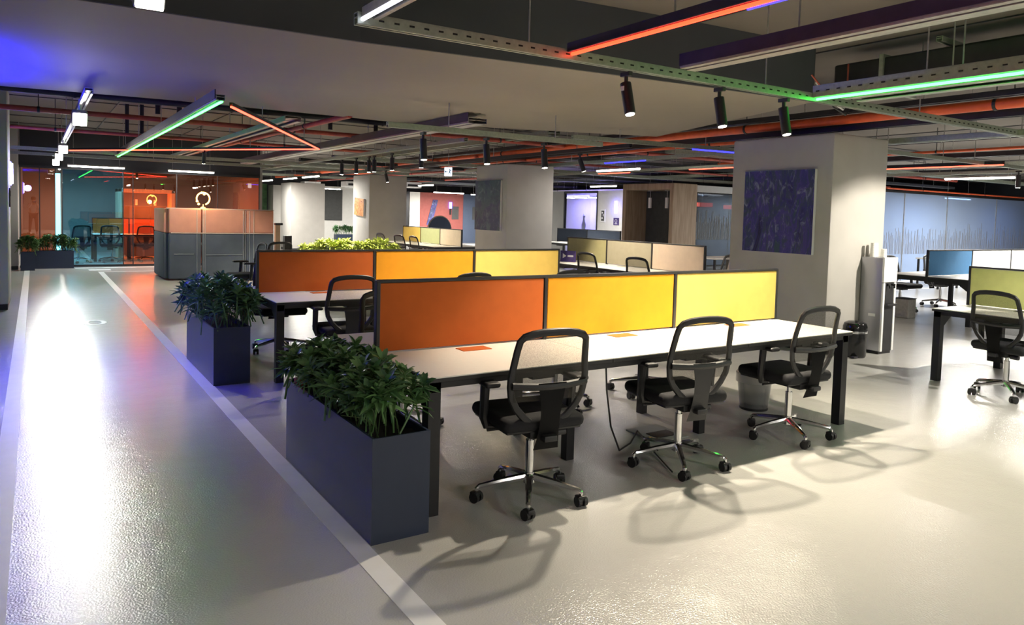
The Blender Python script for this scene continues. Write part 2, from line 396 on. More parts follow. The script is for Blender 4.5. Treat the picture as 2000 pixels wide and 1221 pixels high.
# front grid of rails
run('light_rail', 'long galvanised slotted rail holding the three front spotlights', 'rail', (1.45, 3.83), (10.4, 3.83), 2.6, .05, .06, 'galvanised', slots=True)
run('led_rail', 'short rail with a pale blue-white strip at the top left end of the slotted rail', 'light strip', (1.52, .3), (1.52, 3.80), 2.63, .09, .05, 'galvanised_grey', 'led_white', .9)
t = run('led_rail', 'dark rail with a glowing red strip above the front desk', 'light strip', (2.88, .2), (2.88, 3.80), 2.64, .07, .05, 'purple_tray', 'led_red', 0)
B().box((-1.75+2.0, -.05, -.03), (.42, .01, .02)).build('led_strip', 'led_blue', t)
run('cable_tray', 'wide slotted grey cable tray with a dark purple side running to the right edge', 'cable tray', (3.92, .2), (3.92, 3.79), 2.66, .17, .05, 'galvanised_grey', side='purple_tray', slots=True)
run('led_rail', 'rail with a bright green strip at the upper right', 'light strip', (5.4, .2), (5.4, 3.80), 2.64, .07, .09, 'galvanised', 'led_green', -.5, slots=True)
run('cable_tray', 'broad grey tray just beyond the bright green strip', 'cable tray', (5.75, .2), (5.75, 3.7), 2.62, .3, .04, 'galvanised')
run('light_rail', 'galvanised rail ending on the top corner of the blue painting pillar', 'rail', (9.0, 1.5), (9.0, 5.23), 2.6, .045, .05, 'galvanised')
run('light_rail', 'thin galvanised cross rail right of the blue painting pillar', 'rail', (9.0, 6.0), (16.5, 6.0), 2.6, .05, .05, 'galvanised')
run('led_rail', 'orange-red strip right of the blue painting pillar, below the cross rail', 'light strip', (13.05, 5.7), (13.05, 9.5), 2.6, .06, .05, 'dark_metal', 'led_orange')
run('light_rail', 'dull galvanised rail above the white tube at far right', 'rail', (15.6, 4), (15.6, 12), 2.62, .06, .06, 'galvanised')
pipe('sprinkler_pipe', 'thick bright orange pipe passing over the blue painting pillar', (8.12, -1, 2.80), (8.12, 30, 2.80), .055, 'orange_pipe')
run('cable_tray', 'black tray running beside the thick orange pipe', 'cable tray', (8.42, -1), (8.42, 30), 2.74, .12, .07, 'dark_metal')
run('cable_tray', 'black perforated tray left of the thick orange pipe', 'cable tray', (7.75, 2.2), (7.75, 18), 2.84, .12, .05, 'dark_metal', slots=False)
pipe('sprinkler_pipe', 'thin orange pipe bending under the grey deck at right', (13.5, 2, 2.87), (13.5, 12, 2.87), .025, 'orange_pipe')
pipe('sprinkler_pipe', 'thin orange pipe along the top of the blue glass room', (18.0, 10.5, 2.46), (28, 10.5, 2.46), .022, 'orange_pipe')
pipe('sprinkler_pipe', 'second orange pipe below the thick orange one over the middle desks', (9.35, 6.9, 2.80), (9.35, 26, 2.80), .035, 'orange_pipe')
pipe('sprinkler_pipe', 'dark red pipe crossing behind the blue painting pillar', (5.0, 10.8, 2.82), (22, 10.8, 2.82), .035, 'red_pipe')
pipe('sprinkler_pipe', 'dark red pipe farther back crossing over the wooden booth', (8.0, 13.9, 2.78), (24, 13.9, 2.78), .03, 'red_pipe')
run('light_rail', 'galvanised rail at the far edge of the ceiling beam with three black spotlights', 'rail', (3.05, 7.12), (5.9, 7.12), 2.46, .05, .05, 'galvanised')
run('led_rail', 'galvanised rail with a blue strip left of the blue painting pillar', 'light strip', (5.9, 7.72), (8.9, 7.42), 2.6, .05, .05, 'galvanised', 'led_blue', 0, segs=[(.67, 1)])
run('led_rail', 'galvanised rail with a blue piece over the tan panel desks', 'light strip', (8.98, 7.5), (8.98, 16), 2.6, .06, .05, 'galvanised', 'led_blue', 0, segs=[(.25, .38)])
run('led_rail', 'rail with glowing orange strips in front of the wooden booth', 'light strip', (11.2, 8.5), (11.2, 17), 2.6, .05, .05, 'galvanised', 'led_orange', 0, segs=[(.0, .26), (.47, .6)])
# left part behind the beam
t = run('led_rail', 'green glowing strip running into the distance above the corridor', 'light strip', (1.48, 7.4), (1.48, 17.8), 2.6, .08, .05, 'galvanised', 'led_green', -.3, side='dark_metal')
run('led_rail', 'slanting orange-red strip beside the green corridor strip', 'light strip', (1.66, 7.8), (4.01, 12.23), 2.6, .03, .03, 'dark_metal', 'led_orange')
run('led_rail', 'orange-red strip crossing below the green corridor strip', 'light strip', (4.03, 12.25), (.57, 16.7), 2.6, .03, .03, 'dark_metal', 'led_orange')
pipe('sprinkler_pipe', 'reddish pipe crossing the corridor just past the beam', (-1.6, 11.4, 2.76), (5, 11.4, 2.76), .035, 'red_pipe')
pipe('sprinkler_pipe', 'thin reddish pipe crossing the corridor farther along', (-1.6, 14.6, 2.78), (6, 14.6, 2.78), .03, 'red_pipe')
pipe('sprinkler_pipe', 'reddish pipe running away beyond the slanting orange strip', (3.35, 9.0, 2.76), (3.0, 19, 2.76), .035, 'red_pipe')
pipe('sprinkler_pipe', 'dark conduit crossing the corridor just past the beam', (-1.6, 10.6, 2.9), (6.5, 10.6, 2.9), .04, 'dark_metal')
run('cable_tray', 'wide purple cable tray running away right of the orange strips', 'cable tray', (4.4, 7.6), (4.4, 19), 2.66, .25, .06, 'galvanised_grey', side='purple_tray')
run('cable_tray', 'grey cable tray left of the purple tray', 'cable tray', (2.75, 9.4), (2.75, 19), 2.7, .2, .06, 'galvanised_grey')
run('light_rail', 'galvanised rail with a row of small black spotlights in the middle distance', 'rail', (5.2, 9.3), (5.2, 20.6), 2.62, .06, .05, 'galvanised')
run('light_rail', 'galvanised rail crossing before the orange glass wall', 'rail', (-1.6, 17.2), (8, 17.2), 2.6, .06, .06, 'galvanised')
run('light_rail', 'second galvanised rail crossing nearest the orange glass wall', 'rail', (-1.6, 19.4), (9, 19.4), 2.62, .06, .06, 'galvanised')
run('light_rail', 'galvanised rail beneath the row of corridor floodlights', 'rail', (.45, 8.3), (.45, 20.4), 2.66, .07, .05, 'galvanised_grey')
k = 0
for y in (9.6, 12.9, 15.8, 18.2, 21.5, 24.5, 27.5, 30.5):
    k += 1
    run('cable_tray', 'dark service tray crossing under the far ceiling', 'cable tray', (5.5 if y > 15 else 9.5, y), (26, y), 2.72+.05*(k % 3), .18, .07, ['dark_metal', 'galvanised'][k % 2], group='service trays under the far ceiling')
for x in (6.9, 10.6, 12.2, 14.4, 17.5, 20):
    k += 1
    run('cable_tray', 'dark service tray running lengthwise under the far ceiling', 'cable tray', (x, 9.5 if x < 12 else 4), (x, 33), 2.86+.05*(k % 3), .22, .08, ['dark_metal', 'galvanised'][k % 2], group='lengthwise service trays under the far ceiling')
for x, y in ((10.1, 22), (12.8, 19.5)):
    pipe('sprinkler_pipe', 'dark red sprinkler pipe in the far ceiling', (x, 14, 2.75), (x, y+10, 2.75), .035, 'red_pipe', group='far red sprinkler pipes')
# service void at the upper right
duct = thing('air_duct', 'dark green-lit air duct above the bright green strip', 'duct', (6.95, 2.5, 2.98))
B().box((0, 0, 0), (.55, 4, .3), .02).build('duct_body', 'dark_metal', duct)
for y in (-1.5, 0, 1.5): B().box((0, y, 0), (.6, .04, .35)).build('duct_flange', 'galvanised', duct)
for i in range(4):
    run('light_rail', 'thin grey ceiling grid bar in the dark void at upper right', 'rail', (6.6, 1.2+i*.75), (10.5, 1.5+i*.75), 3.19, .05, .04, 'galvanised', group='grid bars in the ceiling void')
for i in range(3):
    c0 = Vector((5.9+.35*i, 4.2+.2*i, 2.9))
    tag(B().tube([c0, c0+Vector((.1, -.1, -.18)), c0+Vector((.3, -.1, -.24)), c0+Vector((.55, 0, -.12)), c0+Vector((.7, .1, .2))], .008, 6).build('loose_cable', ['red_pipe', 'white_paint', 'dark_plastic'][i], None, True),
        ['red loose wire looping in the ceiling void', 'white loose wire looping in the ceiling void', 'black loose wire looping in the ceiling void'][i], 'wire')
s = thing('alarm_box', 'small red alarm box hanging in the ceiling void', 'alarm', (6.35, 3.2, 2.80))
B().box((0, 0, 0), (.06, .05, .1), .008).build('housing', 'orange_pipe', s); B().cyl((0, 0, .05), (0, 0, .5), .006, n=6).build('hanger_rod', 'galvanised_grey', s)

# vertical slotted hangers on the left
hm = B().box((0, 0, .25), (.06, .03, .5)).box((.018, 0, .25), (.008, .05, .5)).box((-.018, 0, .25), (.008, .05, .5)).mesh('hanger_strut', 'dark_metal')
for i, (px, py, Y) in enumerate([(308, 232, 11.1), (350, 205, 11.0), (277, 262, 14.4), (248, 270, 14.5), (645, 245, 11.2), (734, 240, 10.9)]):
    p = atY(px, py, Y); o = bpy.data.objects.new('hanger_strut', hm); COL.objects.link(o); o.location = (p.x, Y, ZC-.5)
    tag(o, 'short black slotted strut hanging from the ceiling over the corridor pipes', 'hanger', 'black slotted ceiling struts')

# ------------------------------------------------------------------ lamps
def spotlamp(x, y, z, label, energy=0, tilt=(0, 0), group=None, size=70, s=1.0, col=(1, .87, .67)):
    t = thing('track_spotlight', label, 'spotlight', (x, y, z), 0, group)
    B().box((0, 0, -.03*s), (.035*s, .09*s, .03*s), .004).build('adapter', 'dark_plastic', t)
    B().cyl((0, 0, -.03*s), (0, 0, -.10*s), .014*s, n=10).build('stem', 'dark_plastic', t)
    e = B().cyl((0, 0, .02*s), (0, 0, -.19*s), .038*s, n=20).cyl((0, 0, -.19*s), (0, 0, -.2*s), .038*s, .034*s, n=20).build('lamp_body', 'black_plastic', t, True, (0, 0, -.11*s))
    e.rotation_euler = (tilt[0], tilt[1], 0)
    B().cyl((0, 0, -.2*s), (0, 0, -.203*s), .03*s, n=20).build('lens', 'lens_warm', e)
    if energy: light('SPOT', 'lamp_light', e, (0, 0, -.215*s), energy, col, spot_size=R(size), spot_blend=.35, shadow_soft_size=.03)
    return t
sl = spotlamp(3.37, 3.83, 2.57, 'black track spotlight with a pale side sticker, leftmost of three on the front rail', SPOT_W, (R(-15), R(0)), size=104)
B().box((-.038, -.008, -.13), (.004, .03, .03)).build('sticker', 'white_paint', sl)
spotlamp(4.29, 3.83, 2.57, 'middle black spotlight of three on the front rail, tilted', SPOT_W, (R(-12), R(0)), size=104)
spotlamp(5.04, 3.83, 2.57, 'black spotlight of the front rail nearest the bright green strip', SPOT_W, (R(-12), R(0)), size=104)
for i, x in enumerate((3.46, 4.24, 5.03)):
    spotlamp(x, 7.12, 2.43, ['left', 'middle', 'right'][i]+' spotlight of three hanging at the far edge of the ceiling beam', SPOT_W*.5, (R(-8), 0), size=110)
for i, y in enumerate((10.75, 11.9, 12.7, 12.95, 13.6, 14.4)):
    spotlamp(5.2, y, 2.58, 'small black spotlight in the row on the middle-distance rail', SPOT_W*(.35, 0, 0, .35, 0, 2.2)[i], (R(0), R(0)), 'small spotlights on the middle-distance rail', size=125)
run('light_rail', 'added thin dark rail with two fill spotlights left of the tan panel desks', 'rail', (7.35, 8.2), (7.35, 18.5), 2.62, .05, .05, 'dark_metal')  # rail and its spots added to brighten the panels' near side
spotlamp(7.35, 9.4, 2.58, 'added fill spotlight aimed at the tan panel desks', SPOT_W*1.1, (R(-8), R(-20)), size=96)
spotlamp(7.35, 17.2, 2.58, 'added fill spotlight over the distant yellow and green panel desks', SPOT_W*1.1, (0, R(-15)), size=120)
run('light_rail', 'added unseen short rail beyond the right edge over the lime panel desk', 'rail', (7.45, -.5), (7.45, 2.5), 2.6, .05, .05, 'galvanised')
spotlamp(7.45, 1.9, 2.56, 'added unseen fill spotlight over the lime panel desk at the right edge', SPOT_W*.9, (0, R(-10)), size=120, col=(1, .95, .85))  # out-of-view lamp and rail added to lift the lime panel
spotlamp(9.0, 2.9, 2.56, 'added fill spotlight aimed at the pale side of the blue painting pillar', SPOT_W*1.8, (R(45), R(6)), size=85, col=(1, .92, .78))  # lamp added to brighten this pillar face
spotlamp(2.75, 15.2, 2.685, 'spotlight aimed at the front of the grey and pink sofa pod', SPOT_W*.55, (R(20), 0), size=110)
spotlamp(14.3, 6.0, 2.56, 'spotlight on the cross rail over the blue and white panel desk', SPOT_W*2, (0, 0), size=110, col=(1, .97, .9))

def tube(x, y, ang, L, z, label, energy=TUBE_W, group=None):
    t = thing('linear_lamp', label, 'ceiling lamp', (x, y, z), R(ang), group)
    B().box((0, 0, .03), (L, .06, .03), .006).build('housing', 'galvanised_grey', t)
    B().box((0, 0, .0), (L-.02, .055, .035), .016).build('diffuser', 'tube_white', t, True)
    for s in (-.4, .4): B().cyl((s*L, 0, .04), (s*L, 0, ZC-z), .004, n=6).build('hanger_rod', 'galvanised_grey', t)
    if energy: light('AREA', 'lamp_light', t, (0, 0, -.03), energy, (1, .96, .88), shape='RECTANGLE', size=L, size_y=.05)
    return t
tube(1.25, 20.2, 0, 1.2, 2.42, 'glowing tube lamp left before the orange glass wall', 25)
tube(3.35, 20.2, 0, 1.1, 2.42, 'glowing tube lamp right before the orange glass wall', 25)
tube(6.85, 21.6, 90, 1.5, 2.5, 'nearest of three short glowing tubes left of the small orange painting', TUBE_W*1.5)
tube(6.85, 23.7, 90, 1.4, 2.5, 'middle of three short glowing tubes left of the small orange painting', TUBE_W)
tube(6.85, 26.5, 90, 1.4, 2.5, 'farthest of three short glowing tubes left of the small orange painting', TUBE_W*1.5)
tube(9.8, 11.3, 90, 1.3, 2.5, 'glowing tube lamp over the tan panel desks', 18)
tube(15.5, 7.2, 90, 1.3, 2.5, 'glowing tube lamp at far right before the blue glass room', TUBE_W*2)
tube(14.2, 17.0, 90, 1.2, 2.45, 'added small glowing tube before the purple-lit room', TUBE_W*1.5)  # far tubes from here down added to raise ambient light
tube(11.8, 24, 90, 1.2, 2.5, 'added distant glowing tube right of the small orange painting pillar', TUBE_W*2)
tube(10.2, 30, 0, 1.2, 2.4, 'added distant glowing tube under the ceiling units', TUBE_W*2)
for i, (x, y) in enumerate(((4.2, -2.5), (7.5, -2.5), (11, .5), (11, -3), (14.5, 2.5), (1.2, -3.5))):
    tube(x, y, 90, 1.4, 2.55, 'added unseen fill tube lamp behind the viewpoint', TUBE_W*1.1, 'added tube lamps behind the viewpoint')  # unseen tubes added as ambient fill for the foreground

def flood(x, y, z, label, energy, group=None):
    t = thing('flood_lamp', label, 'floodlight', (x, y, z), 0, group)
    B().cyl((0, 0, .08), (0, 0, .2), .012, n=8).build('stem', 'galvanised_grey', t)
    h = B().box((0, 0, 0), (.15, .10, .16), .02).build('housing', 'galvanised_grey', t); h.rotation_euler = (R(28), 0, 0)
    B().box((0, -.053, 0), (.13, .012, .14), .005).build('lens', 'flood_white', h)
    light('AREA', 'lamp_light', h, (0, -.075, 0), energy, (1, .97, .9), (R(-90), 0, 0), shape='RECTANGLE', size=.13, size_y=.14, spread=R(80))
    return t
for i, y in enumerate((9.4, 12.2, 15.0, 17.6, 20.1)):
    if i == 1: continue
    flood(.42, y, 2.5, ['nearest and largest glaring floodlight of the corridor row', '', 'second glaring floodlight of the corridor row', 'third glaring floodlight of the corridor row', 'farthest glaring floodlight of the corridor row'][i], FLOOD_W)
flood(.5, 4.25, 2.66, 'white lamp glaring at the top edge on the near face of the ceiling beam', FLOOD_W)

def neon(p, label, L, rot, energy=12, glyph=None):
    t = thing('neon_lamp', label, 'wall lamp', p)
    t.rotation_euler = rot
    B().box((0, 0, 0), (.02, .13, L), .01).build('back_plate', 'neon_blue', t)
    if glyph: text_part('numeral', glyph, L*.9, .01, 'neon_core', t, (-.02, 0, 0), (R(90), 0, R(-90)))
    else: B().tube([(-.02, .035, -L*.42), (-.02, .035, L*.42), (-.02, -.035, L*.42), (-.02, -.035, -L*.42)], .012, 8, True).build('neon_tube', 'neon_core', t, True)
    light('POINT', 'lamp_light', t, (-.12, 0, 0), energy, (.12, .1, 1), shadow_soft_size=.1)
    return t
neon((-.30, 13.45, 1.98), 'blue neon lamp on the nearer left corridor pillar', .36, (0, 0, R(180)), 25)
neon((15.97, 18.45, 1.87), 'blue neon numeral 1 on the white wall left of the wooden booth', .42, (0, 0, 0), 4, '1')
bl = thing('neon_lamp', 'long blue neon tube hanging under the beam at the left edge', 'light strip', (-.72, 7.75, 2.50))
B().box((0, 0, 0), (.05, 2.2, .04), .008).build('housing', 'dark_metal', bl); B().cyl((0, -1.08, .035), (0, 1.08, .035), .015, n=10).build('neon_tube', 'neon_blue', bl, True); B().cyl((0, -1.08, -.035), (0, 1.08, -.035), .015, n=10).build('neon_tube', 'neon_blue', bl, True)
for q in (-.8, .8): B().cyl((0, q, .02), (0, q, .25), .006, n=6).build('hanger_rod', 'dark_metal', bl)
light('AREA', 'lamp_light', bl, (0, 0, .055), 230, (.006, .006, 1), (0, R(-160), 0), shape='RECTANGLE', size=.05, size_y=2.1, spread=R(150))
light('AREA', 'lamp_light', bl, (0, 0, -.055), 14, (.02, .02, 1), (0, R(-28), 0), shape='RECTANGLE', size=.05, size_y=2.1, spread=R(100))
o = thing('wall_switch', 'slim black reader on the nearer left corridor pillar', 'switch', (-.305, 13.1, 1.62)); B().box((0, 0, 0), (.02, .08, .28), .006).build('casing', 'black_plastic', o); B().box((.011, 0, .06), (.004, .05, .08)).build('screen', 'gloss_black', o)

# exit sign
p = atZ(875, 330, 2.42); es = thing('exit_sign', 'hanging lit exit sign with running figure and arrow', 'sign', (6.8, 12.85, 2.36), R(-25))
B().box((0, 0, 0), (.15, .03, .17), .006).build('housing', 'sign_white', es)
f = B(); f.cyl((.03, -.018, .045), (.03, -.022, .045), .012, n=10); f.box((.03, -.02, .01), (.02, .004, .05), rot=Matrix.Rotation(R(15), 3, 'Y'))
f.box((.045, -.02, -.03), (.012, .004, .05), rot=Matrix.Rotation(R(-30), 3, 'Y')); f.box((.015, -.02, -.03), (.012, .004, .05), rot=Matrix.Rotation(R(30), 3, 'Y'))
f.box((.05, -.02, .02), (.04, .004, .01)); f.build('running_figure', 'panel_blue', es)
B().box((-.035, -.02, 0), (.05, .004, .014)).prism([(-.07, -.022), (-.05, -.022), (-.05, -.018), (-.07, -.018)], -.02, .02).build('arrow', 'panel_blue', es)
B().cyl((0, 0, .085), (0, 0, .9), .005, n=6).build('hanger_rod', 'galvanised_grey', es)

# ------------------------------------------------------------------ chairs
def yb(z): return -.165-.13*max(0, (z-.45))-.10*max(0, z-.8)
def make_chair():
    t = thing('office_chair', 'x', 'chair')
    B().cyl((0, 0, .09), (0, 0, .15), .035, .03, 16).build('base_hub', 'chrome', t, True)
    am = B().tube([(.02, 0, .125), (.16, 0, .108), (.285, 0, .088), (.30, 0, .075), (.30, 0, .06)], [.022, .018, .014, .013, .011], 8).mesh('base_arm', 'chrome', True)
    cm = B().cyl((-.028, 0, .029), (-.008, 0, .029), .029, n=16).cyl((.008, 0, .029), (.028, 0, .029), .029, n=16).box((0, .005, .045), (.05, .05, .03), .008).mesh('caster', 'black_plastic', True)
    for i in range(5):
        a = R(90+72*i+8)
        o = bpy.data.objects.new('base_arm', am); COL.objects.link(o); o.parent = t; o.rotation_euler = (0, 0, a)
        o = bpy.data.objects.new('caster', cm); COL.objects.link(o); o.parent = t; o.location = (.30*math.cos(a), .30*math.sin(a), 0); o.rotation_euler = (0, 0, a*2.3)
    B().cyl((0, 0, .14), (0, 0, .33), .025, n=16).cyl((0, 0, .33), (0, 0, .40), .016, n=12).build('gas_cylinder', 'chrome', t, True)
    B().box((0, -.03, .405), (.17, .26, .05), .012).cyl((.09, -.1, .39), (.16, -.1, .39), .02, n=10).cyl((-.25, .03, .40), (-.08, .03, .40), .008, n=8).build('tilt_mechanism', 'dark_plastic', t, True)
    B().box((0, .05, .465), (.49, .47, .075), .035, seg=4).build('seat', 'seat_fabric', t, True)
    B().box((0, .05, .43), (.45, .43, .02), .008).build('seat_pan', 'black_plastic', t, True)
    # back frame loop
    pts = []
    half = [(.0, .972), (.07, .970), (.13, .962), (.175, .948), (.196, .925), (.203, .88), (.212, .80), (.222, .73), (.222, .68), (.212, .62), (.18, .56), (.13, .505), (.075, .465), (.0, .455)]
    loop = half + [(-x, z) for x, z in half[-2:0:-1]]
    pts = [(x, yb(z)-.02*math.cos(x/.22*1.3)*(1 if z > .9 else .6)+.012, z) for x, z in loop]
    fr = B(); rings = []
    for i, p in enumerate(pts):
        p = Vector(p); d = (Vector(pts[(i+1) % len(pts)])-Vector(pts[i-1])).normalized(); out = Vector((0, 1, 0)); inn = d.cross(out).normalized()
        rings.append([fr.bm.verts.new(p+inn*math.cos(k*math.pi/4)*.021+out*math.sin(k*math.pi/4)*.014) for k in range(8)])
    for i in range(len(rings)):
        a, b = rings[i], rings[(i+1) % len(rings)]
        for k in range(8): fr.bm.faces.new([a[k], a[(k+1) % 8], b[(k+1) % 8], b[k]])
    fr.build('back_frame', 'black_plastic', t, True)
    def bs(u, v):
        z = .60+.36*v; wd = .212-.02*v**1.5; x = (u*2-1)*wd*.985
        return (x, yb(z)-.02*math.cos(x/.22*1.3), z)
    B().grid(bs, 8, 6).build('back_mesh', 'back_mesh', t, True)
    B().tube([((i/8*2-1)*.22, yb(.69)-.03*math.cos((i/8*2-1)*1.4), .69-.012*math.cos((i/8*2-1)*1.4)) for i in range(9)], .02, 8).build('lumbar_bar', 'black_plastic', t, True)
    sp = B()
    def spn(u, v):
        z = .70-.37*v; wd = .085-.022*math.sin(v*math.pi)-.01*v; x = (u*2-1)*wd
        return (x, yb(.68)-.032+.06*v*v-.01, z)
    sp.grid(spn, 4, 6); g = sp.bm.faces[:]; bmesh.ops.solidify(sp.bm, geom=g, thickness=.036)
    sp.build('back_spine', 'dark_plastic', t, True)
    B().box((0, -.17, .40), (.08, .14, .035), .01).build('spine_bracket', 'dark_plastic', t, True)
    for s in (-1, 1):
        ar = thing('armrest', None, None); ar.parent = t; del ar
        a = B(); a.tube([(s*.20, .04, .42), (s*.255, .04, .425), (s*.272, .035, .47), (s*.272, .02, .66)], [.02, .022, .024, .026], 8)
        o = a.build('arm_support', 'black_plastic', t, True)
        B().box((s*.272, .03, .672), (.085, .25, .028), .013, seg=3).build('arm_pad', 'black_plastic', t, True)
    for ch in list(t.children):
        if ch.type == 'EMPTY': bpy.data.objects.remove(ch)
    return t
chair0 = make_chair(); used = []
def chair(x, y, deg, label, group=None): return place(chair0, used, (x, y, 0), R(deg), label, group)
chair(2.30, 3.31, -7, 'black mesh office chair at the rust orange panel, nearest the viewpoint')
chair(3.45, 3.31, -9, 'black mesh office chair at the amber panel, middle of the three front chairs')
chair(4.63, 3.36, -2, 'black mesh office chair at the lemon panel, right of the three front chairs')
chair(2.2, 4.82, 183, 'office chair on the far side of the front desk, mostly hidden behind the rust panel')
chair(3.55, 4.78, 175, 'office chair on the far side of the front desk, hidden behind the amber panel')
chair(4.6, 4.85, 180, 'office chair on the far side of the front desk, hidden behind the lemon panel')
chair(2.42, 6.55, -4, 'empty-backed office chair before the second row red panel, left of the front divider')
chair(3.62, 6.5, 3, 'office chair at the second row amber panel, only its top showing over the front divider')
chair(4.85, 6.52, 0, 'office chair at the second row lemon panel, hidden by the front divider')
chair(2.25, 8.15, 178, 'office chair behind the second row red panel, seat seen under the desk')
chair(3.6, 8.2, 180, 'office chair behind the second row amber panel')
chair(2.9, 12.35, 95, 'office chair standing free right of the grey and pink sofa pod, seen edge on')
chair(3.5, 13.0, 10, 'office chair standing free behind the red panel, round back showing above it')
chair(7.68, 9.3, -86, 'office chair at the olive panel of the tan panel desks')
chair(7.66, 8.1, -84, 'office chair at the taupe panel of the tan panel desks')
chair(9.5, 8.3, 80, 'office chair on the far side of the tan panel desks near the blue painting pillar')
chair(7.75, 17.9, -85, 'distant office chair at the yellow panel, left of three')
chair(7.72, 16.7, -80, 'distant office chair at the sage panel, middle of three')
chair(7.75, 15.9, -88, 'distant office chair at the cream panel, right of three')
chair(7.58, 3.18, -98, 'black office chair at the lime panel desk at the right edge')
chair(9.3, 3.0, 88, 'office chair beyond the lime panel desk at the right edge')
chair(13.2, 7.35, 176, 'office chair behind the blue panel desk, nearest the water dispenser')
chair(14.7, 7.4, 170, 'office chair behind the blue panel desk, right one')

# ------------------------------------------------------------------ desks
def desk(loc, rz, n, L, panels, label, depth=1.45, h=.735, top=1.17, front_only=False, hatch='rust'):
    """bench desk, local x along its length; front half at -y; divider on y = 0"""
    t = thing('bench_desk', label, 'desk', loc, rz); W = n*L; D = depth/2
    tm = B().box((0, 0, 0), (L-.003, D-.012, .007), .002).mesh('tabletop', 'laminate_white'); km = B().box((0, 0, 0), (L-.003, D-.012, .02), .002).mesh('tabletop_core', 'frame_black')
    for i in range(n):
        for s in (-1, 1):
            o = bpy.data.objects.new('tabletop', tm); COL.objects.link(o); o.parent = t; o.location = (-W/2+(i+.5)*L, s*(D/2+.004), h-.0035)
            o = bpy.data.objects.new('tabletop_core', km); COL.objects.link(o); o.parent = t; o.location = (-W/2+(i+.5)*L, s*(D/2+.004), h-.0175)
            B().box((-W/2+(i+.5)*L, s*.115, h+.001), (.20, .11, .006), .002).build('cable_hatch', 'panel_'+hatch if s < 0 else 'dark_plastic', t)
            B().box((-W/2+(i+.62)*L, s*(D-.16), h-.065), (.16, .2, .05), .006).build('cable_tray', 'steel_dark', t)
    for s in (-1, 1):
        B().box((0, s*(D-.05), h-.045), (W-.1, .04, .04)).build('frame_beam', 'steel_dark', t)
    lm = None
    for x in (-W/2+.045, W/2-.045):
        B().box((x, 0, h-.055), (.06, 2*D-.06, .06)).build('end_beam', 'steel_dark', t)
        for s in (-1, 1):
            B().prism([(x-.035, s*(D-.03)), (x+.035, s*(D-.03)), (x+.035, s*(D-.10)), (x-.035, s*(D-.10))], 0.0, h-.026).build('leg', 'steel_dark', t)
            g = B(); a = [(x, s*(D-.09), h-.08), (x, s*(D-.26), h-.08), (x, s*(D-.09), h-.2)]
            v = [g.bm.verts.new((px-.025, py, pz)) for px, py, pz in a]; v2 = [g.bm.verts.new((px+.025, py, pz)) for px, py, pz in a]
            g.bm.faces.new(v); g.bm.faces.new(v2[::-1])
            for q in range(3): g.bm.faces.new([v[q], v[(q+1) % 3], v2[(q+1) % 3], v2[q]])
            g.build('gusset', 'steel_dark', t)
    for i in range(1, n):
        x = -W/2+i*L
        B().box((x, 0, h-.055), (.05, 2*D-.5, .05)).build('cross_beam', 'steel_dark', t)
        for s in (-1, 1): B().span((x-.03, s*(D-.42)-.03, 0), (x+.03, s*(D-.42)+.03, h-.03)).build('leg', 'steel_dark', t)
    for i, c in enumerate(panels):
        B().box((-W/2+(i+.5)*L, 0, (h+.01+top-.02)/2), (L-.035, .032, top-.02-h-.01), .005).build('divider_panel', 'panel_'+c, t)
    f = B().box((0, 0, top-.009), (W, .04, .018), .003)
    for i in range(n+1): f.box((min(max(-W/2+i*L, -W/2+.012), W/2-.012), 0, (h+top)/2-.06), (.024, .042, top-h+.1), .003)
    f.build('divider_frame', 'frame_black', t)
    return t
desk((3.495, 4.035, 0), 0, 3, 1.215, ['rust', 'amber', 'lemon'], 'front white bench desk with rust, amber and lemon divider panels')
desk((3.62, 7.32, 0), 0, 3, 1.215, ['rust', 'amber', 'lemon'], 'second row white bench desk with red, amber and lemon panels behind the front desk', top=1.16)
desk((8.42, 9.35, 0), R(-90), 3, 1.13, ['olive', 'taupe', 'beige'], 'white bench desk with olive, taupe and beige panels between two pillars', top=1.17, hatch='taupe')
desk((8.7, 17.35, 0), R(-90), 3, 1.13, ['lemon', 'sage', 'cream'], 'distant white bench desk with yellow, sage and cream panels', top=1.155, hatch='taupe')
desk((13.9, 17.3, 0), R(-90), 2, 1.5, ['navy', 'slate'], 'far bench desk with navy and slate blue panels', top=1.16, hatch='taupe')
desk((8.33, 2.08, 0), R(90), 3, 1.215, ['lime', 'lime', 'lime'], 'white bench desk with lime green panels at the right edge', top=1.15, hatch='taupe')
desk((14.25, 6.33, 0), 0, 3, 1.42, ['blue', 'pale', 'pale'], 'bench desk with one blue and two white panels at far right', top=1.165, hatch='taupe')

# floor items around the front desk
cb = B().tube([(2.95, 3.45, .68), (2.98, 3.47, .5), (3.05, 3.5, .25), (3.2, 3.58, .05), (3.45, 3.75, .012), (3.7, 3.95, .012)], .006, 6).tube([(3.7, 3.95, .012), (3.45, 3.5, .01), (3.3, 3.2, .008)], .005, 6).build('power_cable', 'black_plastic', None, True)
tag(cb, 'black power cable hanging from the front desk down to the floor', 'cable')
o = thing('floor_socket', 'flat dark floor socket plate under the front desk', 'socket', (3.8, 3.85, .0)); B().box((0, 0, .006), (.3, .34, .012), .003).build('plate', 'grey_wall', o); B().box((0, -.05, .014), (.2, .12, .006)).build('lid', 'steel_dark', o)
wb = thing('waste_bin', 'grey wire mesh waste bin with clear liner beside the right front chair', 'bin', (5.05, 4.0, 0))
def shell(prof, n=24):
    b = B(); rings = []
    for r, z in prof: rings.append([b.bm.verts.new((r*math.cos(2*math.pi*i/n), r*math.sin(2*math.pi*i/n), z)) for i in range(n)])
    for p, q in zip(rings, rings[1:]):
        for i in range(n): b.bm.faces.new([p[i], p[(i+1) % n], q[(i+1) % n], q[i]])
    return b
